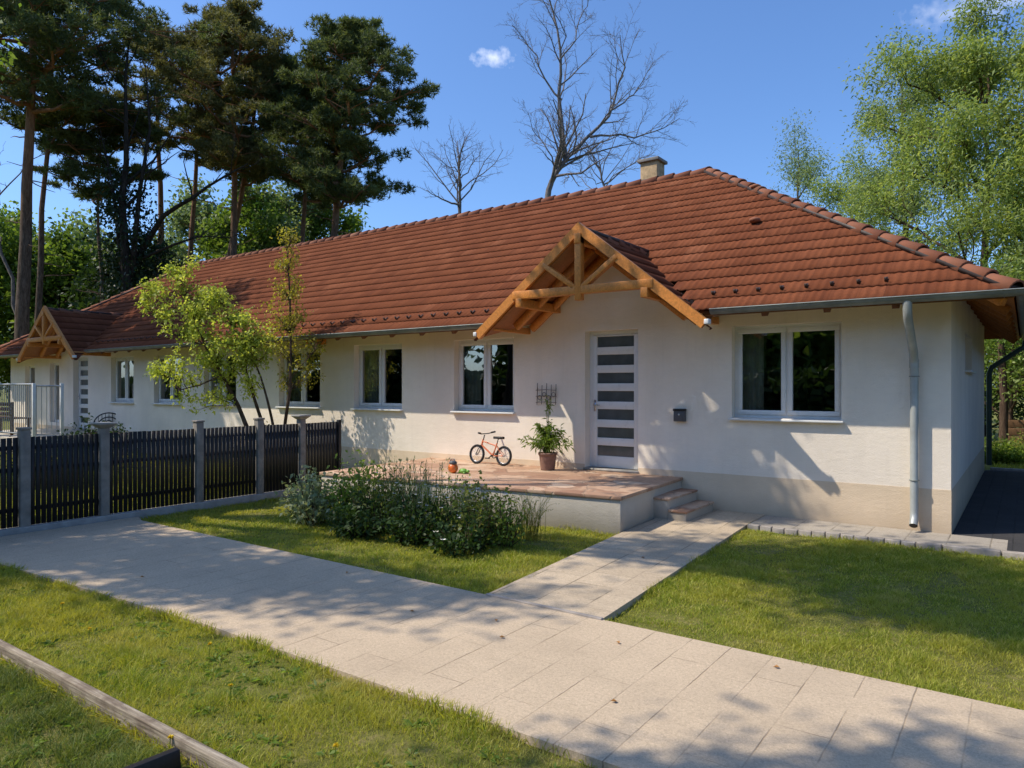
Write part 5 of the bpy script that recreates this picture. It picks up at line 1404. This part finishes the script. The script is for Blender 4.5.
grass('grass',[(-7.55,-7.10),(-4.2,-6.92),(1.0,-6.88),(1.0,-9.3),(-1.9,-9.3),(-1.9,-7.94),(-9.0,-7.98),(-8.9,-7.4)],16000,.050,.0036,'rough grass strip along the near side of the driveway',seed=13)
grass('grass',[(-9.0,-8.03),(-2.5,-8.03),(-2.5,-9.6),(-9,-9.6)],15000,.075,.0040,'darker tufted grass inside the timber edged bed, lower left',seed=14,mat='bed_grass',clump=.9)
grass('grass',[(-26,-9),(-9.12,-9),(-9.12,-.05),(-26,-.05)],1500,.09,.008,'lawn behind the slat fence',seed=15,excl=[[(-24.6,-2.4),(-19.3,-2.4),(-19.3,.1),(-24.6,.1)]])
grass('grass',[(.1,8.22),(7,8.22),(7,14),(.1,14)],1500,.10,.008,'grass behind the far end of the side yard',seed=16)
EG=[]
def edge(x0,y0,x1,y1,dens,h,seed):
    r=np.random.default_rng(seed); L=math.hypot(x1-x0,y1-y0); N=int(L*dens); t_=r.uniform(0,1,N); n=np.array([-(y1-y0),x1-x0])/L
    cl=vnoise(x0+(x1-x0)*t_+20,y0+(y1-y0)*t_+20,3.1,seed+1); k=r.uniform(0,1,N)<cl**1.6*1.3; t_=t_[k]; cl=cl[k]; N=len(t_)
    o_=np.abs(r.normal(size=N))*.03+.004; X=x0+(x1-x0)*t_-n[0]*o_; Y=y0+(y1-y0)*t_-n[1]*o_
    P=np.stack([X,Y,np.full(N,GZ0)],1); d=np.stack([n[0]*r.uniform(-.3,.9,N)+r.normal(size=N)*.4,n[1]*r.uniform(-.3,.9,N)+r.normal(size=N)*.4,r.uniform(.5,1.2,N)],1); d/=np.linalg.norm(d,axis=1,keepdims=True)
    EG.append((P,d,h*r.uniform(.5,1.4,N)*(.5+.8*cl)))
edge(-7.5,-7.08,-4.2,-6.90,900,.085,31); edge(-4.2,-6.90,1.5,-6.86,1300,.085,32)
edge(4.5,-5.11,-1.83,-5.11,900,.075,33); edge(-2.94,-5.11,-8.6,-5.11,700,.075,34)
edge(-1.835,-5.1,-2.14,-.7,800,.07,35); edge(-3.18,-2.2,-2.94,-5.1,600,.07,36); edge(-2.1,-.91,3.4,-.78,500,.065,37) ; edge(-9,-7.985,-1.95,-7.935,800,.09,38); edge(-1.95,-8.0,-9,-8.04,900,.07,39); edge(-3.2,-2.19,-8.05,-2.68,500,.10,40)
mb=MB(); P=np.concatenate([e[0] for e in EG]); D=np.concatenate([e[1] for e in EG]); Lh=np.concatenate([e[2] for e in EG]); mb.leaves(P,D,Lh,.0055,.15,rng)
tag(mb.build('grass_tufts',M['grass']),'longer grass tufts hanging over the edges of paving, kerb and timber','grass',kind='stuff')
# broad leafed weeds and dandelions
def weed_leaves(mb,x,y,r,n,L,rg):
    a=rg.uniform(0,2*pi,n); d=np.stack([np.cos(a),np.sin(a),rg.uniform(.15,.6,n)],1); d/=np.linalg.norm(d,axis=1,keepdims=True)
    P=np.stack([x+np.cos(a)*.01,y+np.sin(a)*.01,np.full(n,GZ0+.01)],1); mb.leaves(P,d,L*rg.uniform(.6,1.2,n),L*.28,.15,rg)
rg=np.random.default_rng(170); mb=MB()
for k in range(900):
    x=rg.uniform(-6.5,.8); y=rg.uniform(-9.2,-6.98)
    if abs(y+7.96)<.08: continue
    if vnoise(np.array([x+20]),np.array([y+20]),1.5,3)[0]<.42: continue
    weed_leaves(mb,x,y,0,int(rg.integers(6,14)),rg.uniform(.025,.07),rg)
o=mb.build('lawn_weeds',M['leaf_green']); tag(o,'broad leaved weeds scattered through the near grass','weeds',kind='stuff')
dl=[(-.9,-7.45,'yellow dandelion near the driveway edge at the bottom centre'),(-1.15,-7.30,'small yellow dandelion left of the bottom centre one'),(-2.62,-8.0,'yellow dandelion next to the end of the timber board'),(-3.6,-7.2,'yellow dandelion in the middle of the rough grass strip'),(-4.6,-7.5,'yellow dandelion near the upper part of the rough grass strip'),(-1.9,-7.6,'low yellow dandelion beside the timber board'),(-2.9,-7.5,'yellow dandelion left of the centre of the near grass'),(-1.5,-7.75,'tiny yellow dandelion low in the near grass'),(-5.4,-7.35,'far yellow dandelion at the upper left of the near grass'),(-.5,-7.2,'yellow dandelion right at the paving edge bottom centre')]
for x,y,lab in dl:
    t=thing('dandelion',lab,'flower',(x,y,0),'dandelions in the grass'); h=rg.uniform(.08,.11)
    mb=MB(); mb.tube([(x,y,GZ0),(x+.005,y,GZ0+h*.6),(x+.01,y,GZ0+h)],.0022,5); mb.build('stem',M['leaf_green'],t)
    n=70; d=unit(rg,n)*np.array([1,1,.5])+np.array([0,0,.35]); d/=np.linalg.norm(d,axis=1,keepdims=True)
    mb=MB(); mb.leaves(np.repeat([[x+.01,y,GZ0+h]],n,0),d,.017,.005,0,rg); mb.build('bloom',M['yellow'],t)
# dry leaves on the paving
for x,y,lab in [(-2.45,-5.62,'curled dry orange leaf on the driveway near the path'),(-2.2,-5.85,'small dry leaf on the driveway below the other one'),(-3.1,-5.8,'dry brown leaf in the middle of the driveway'),(-1.5,-5.5,'dry leaf on the joint of the driveway slabs'),(-.55,-5.3,'dry leaf by the lawn side of the driveway'),(-2.4,-3.2,'dry leaf lying on the garden path'),(-4.4,-5.35,'dry leaf on the shaded part of the driveway by the flower bed lawn'),(-1.1,-6.3,'dry leaf near the bottom centre of the driveway'),(-5.8,-6.5,'dry leaf by the near edge of the shaded driveway')]:
    z=.006 if y<-5.1 else .014
    a=rg.uniform(0,6.3); d=np.array([cos(a),sin(a),0]); s=np.array([-sin(a),cos(a),0]); c=np.array([x,y,z]); L=.04
    V=[c,c+d*L*.5+s*L*.35+[0,0,.012],c+d*L+[0,0,.004],c+d*L*.5-s*L*.35+[0,0,.010],c+d*L*.5]
    mb=MB(); mb.add(V,[(0,4,1),(4,2,1),(0,3,4),(4,3,2)]); o=mb.build('dry_leaf',M['dry_leaf']); tag(o,lab,'leaf','dry leaves on the paving')
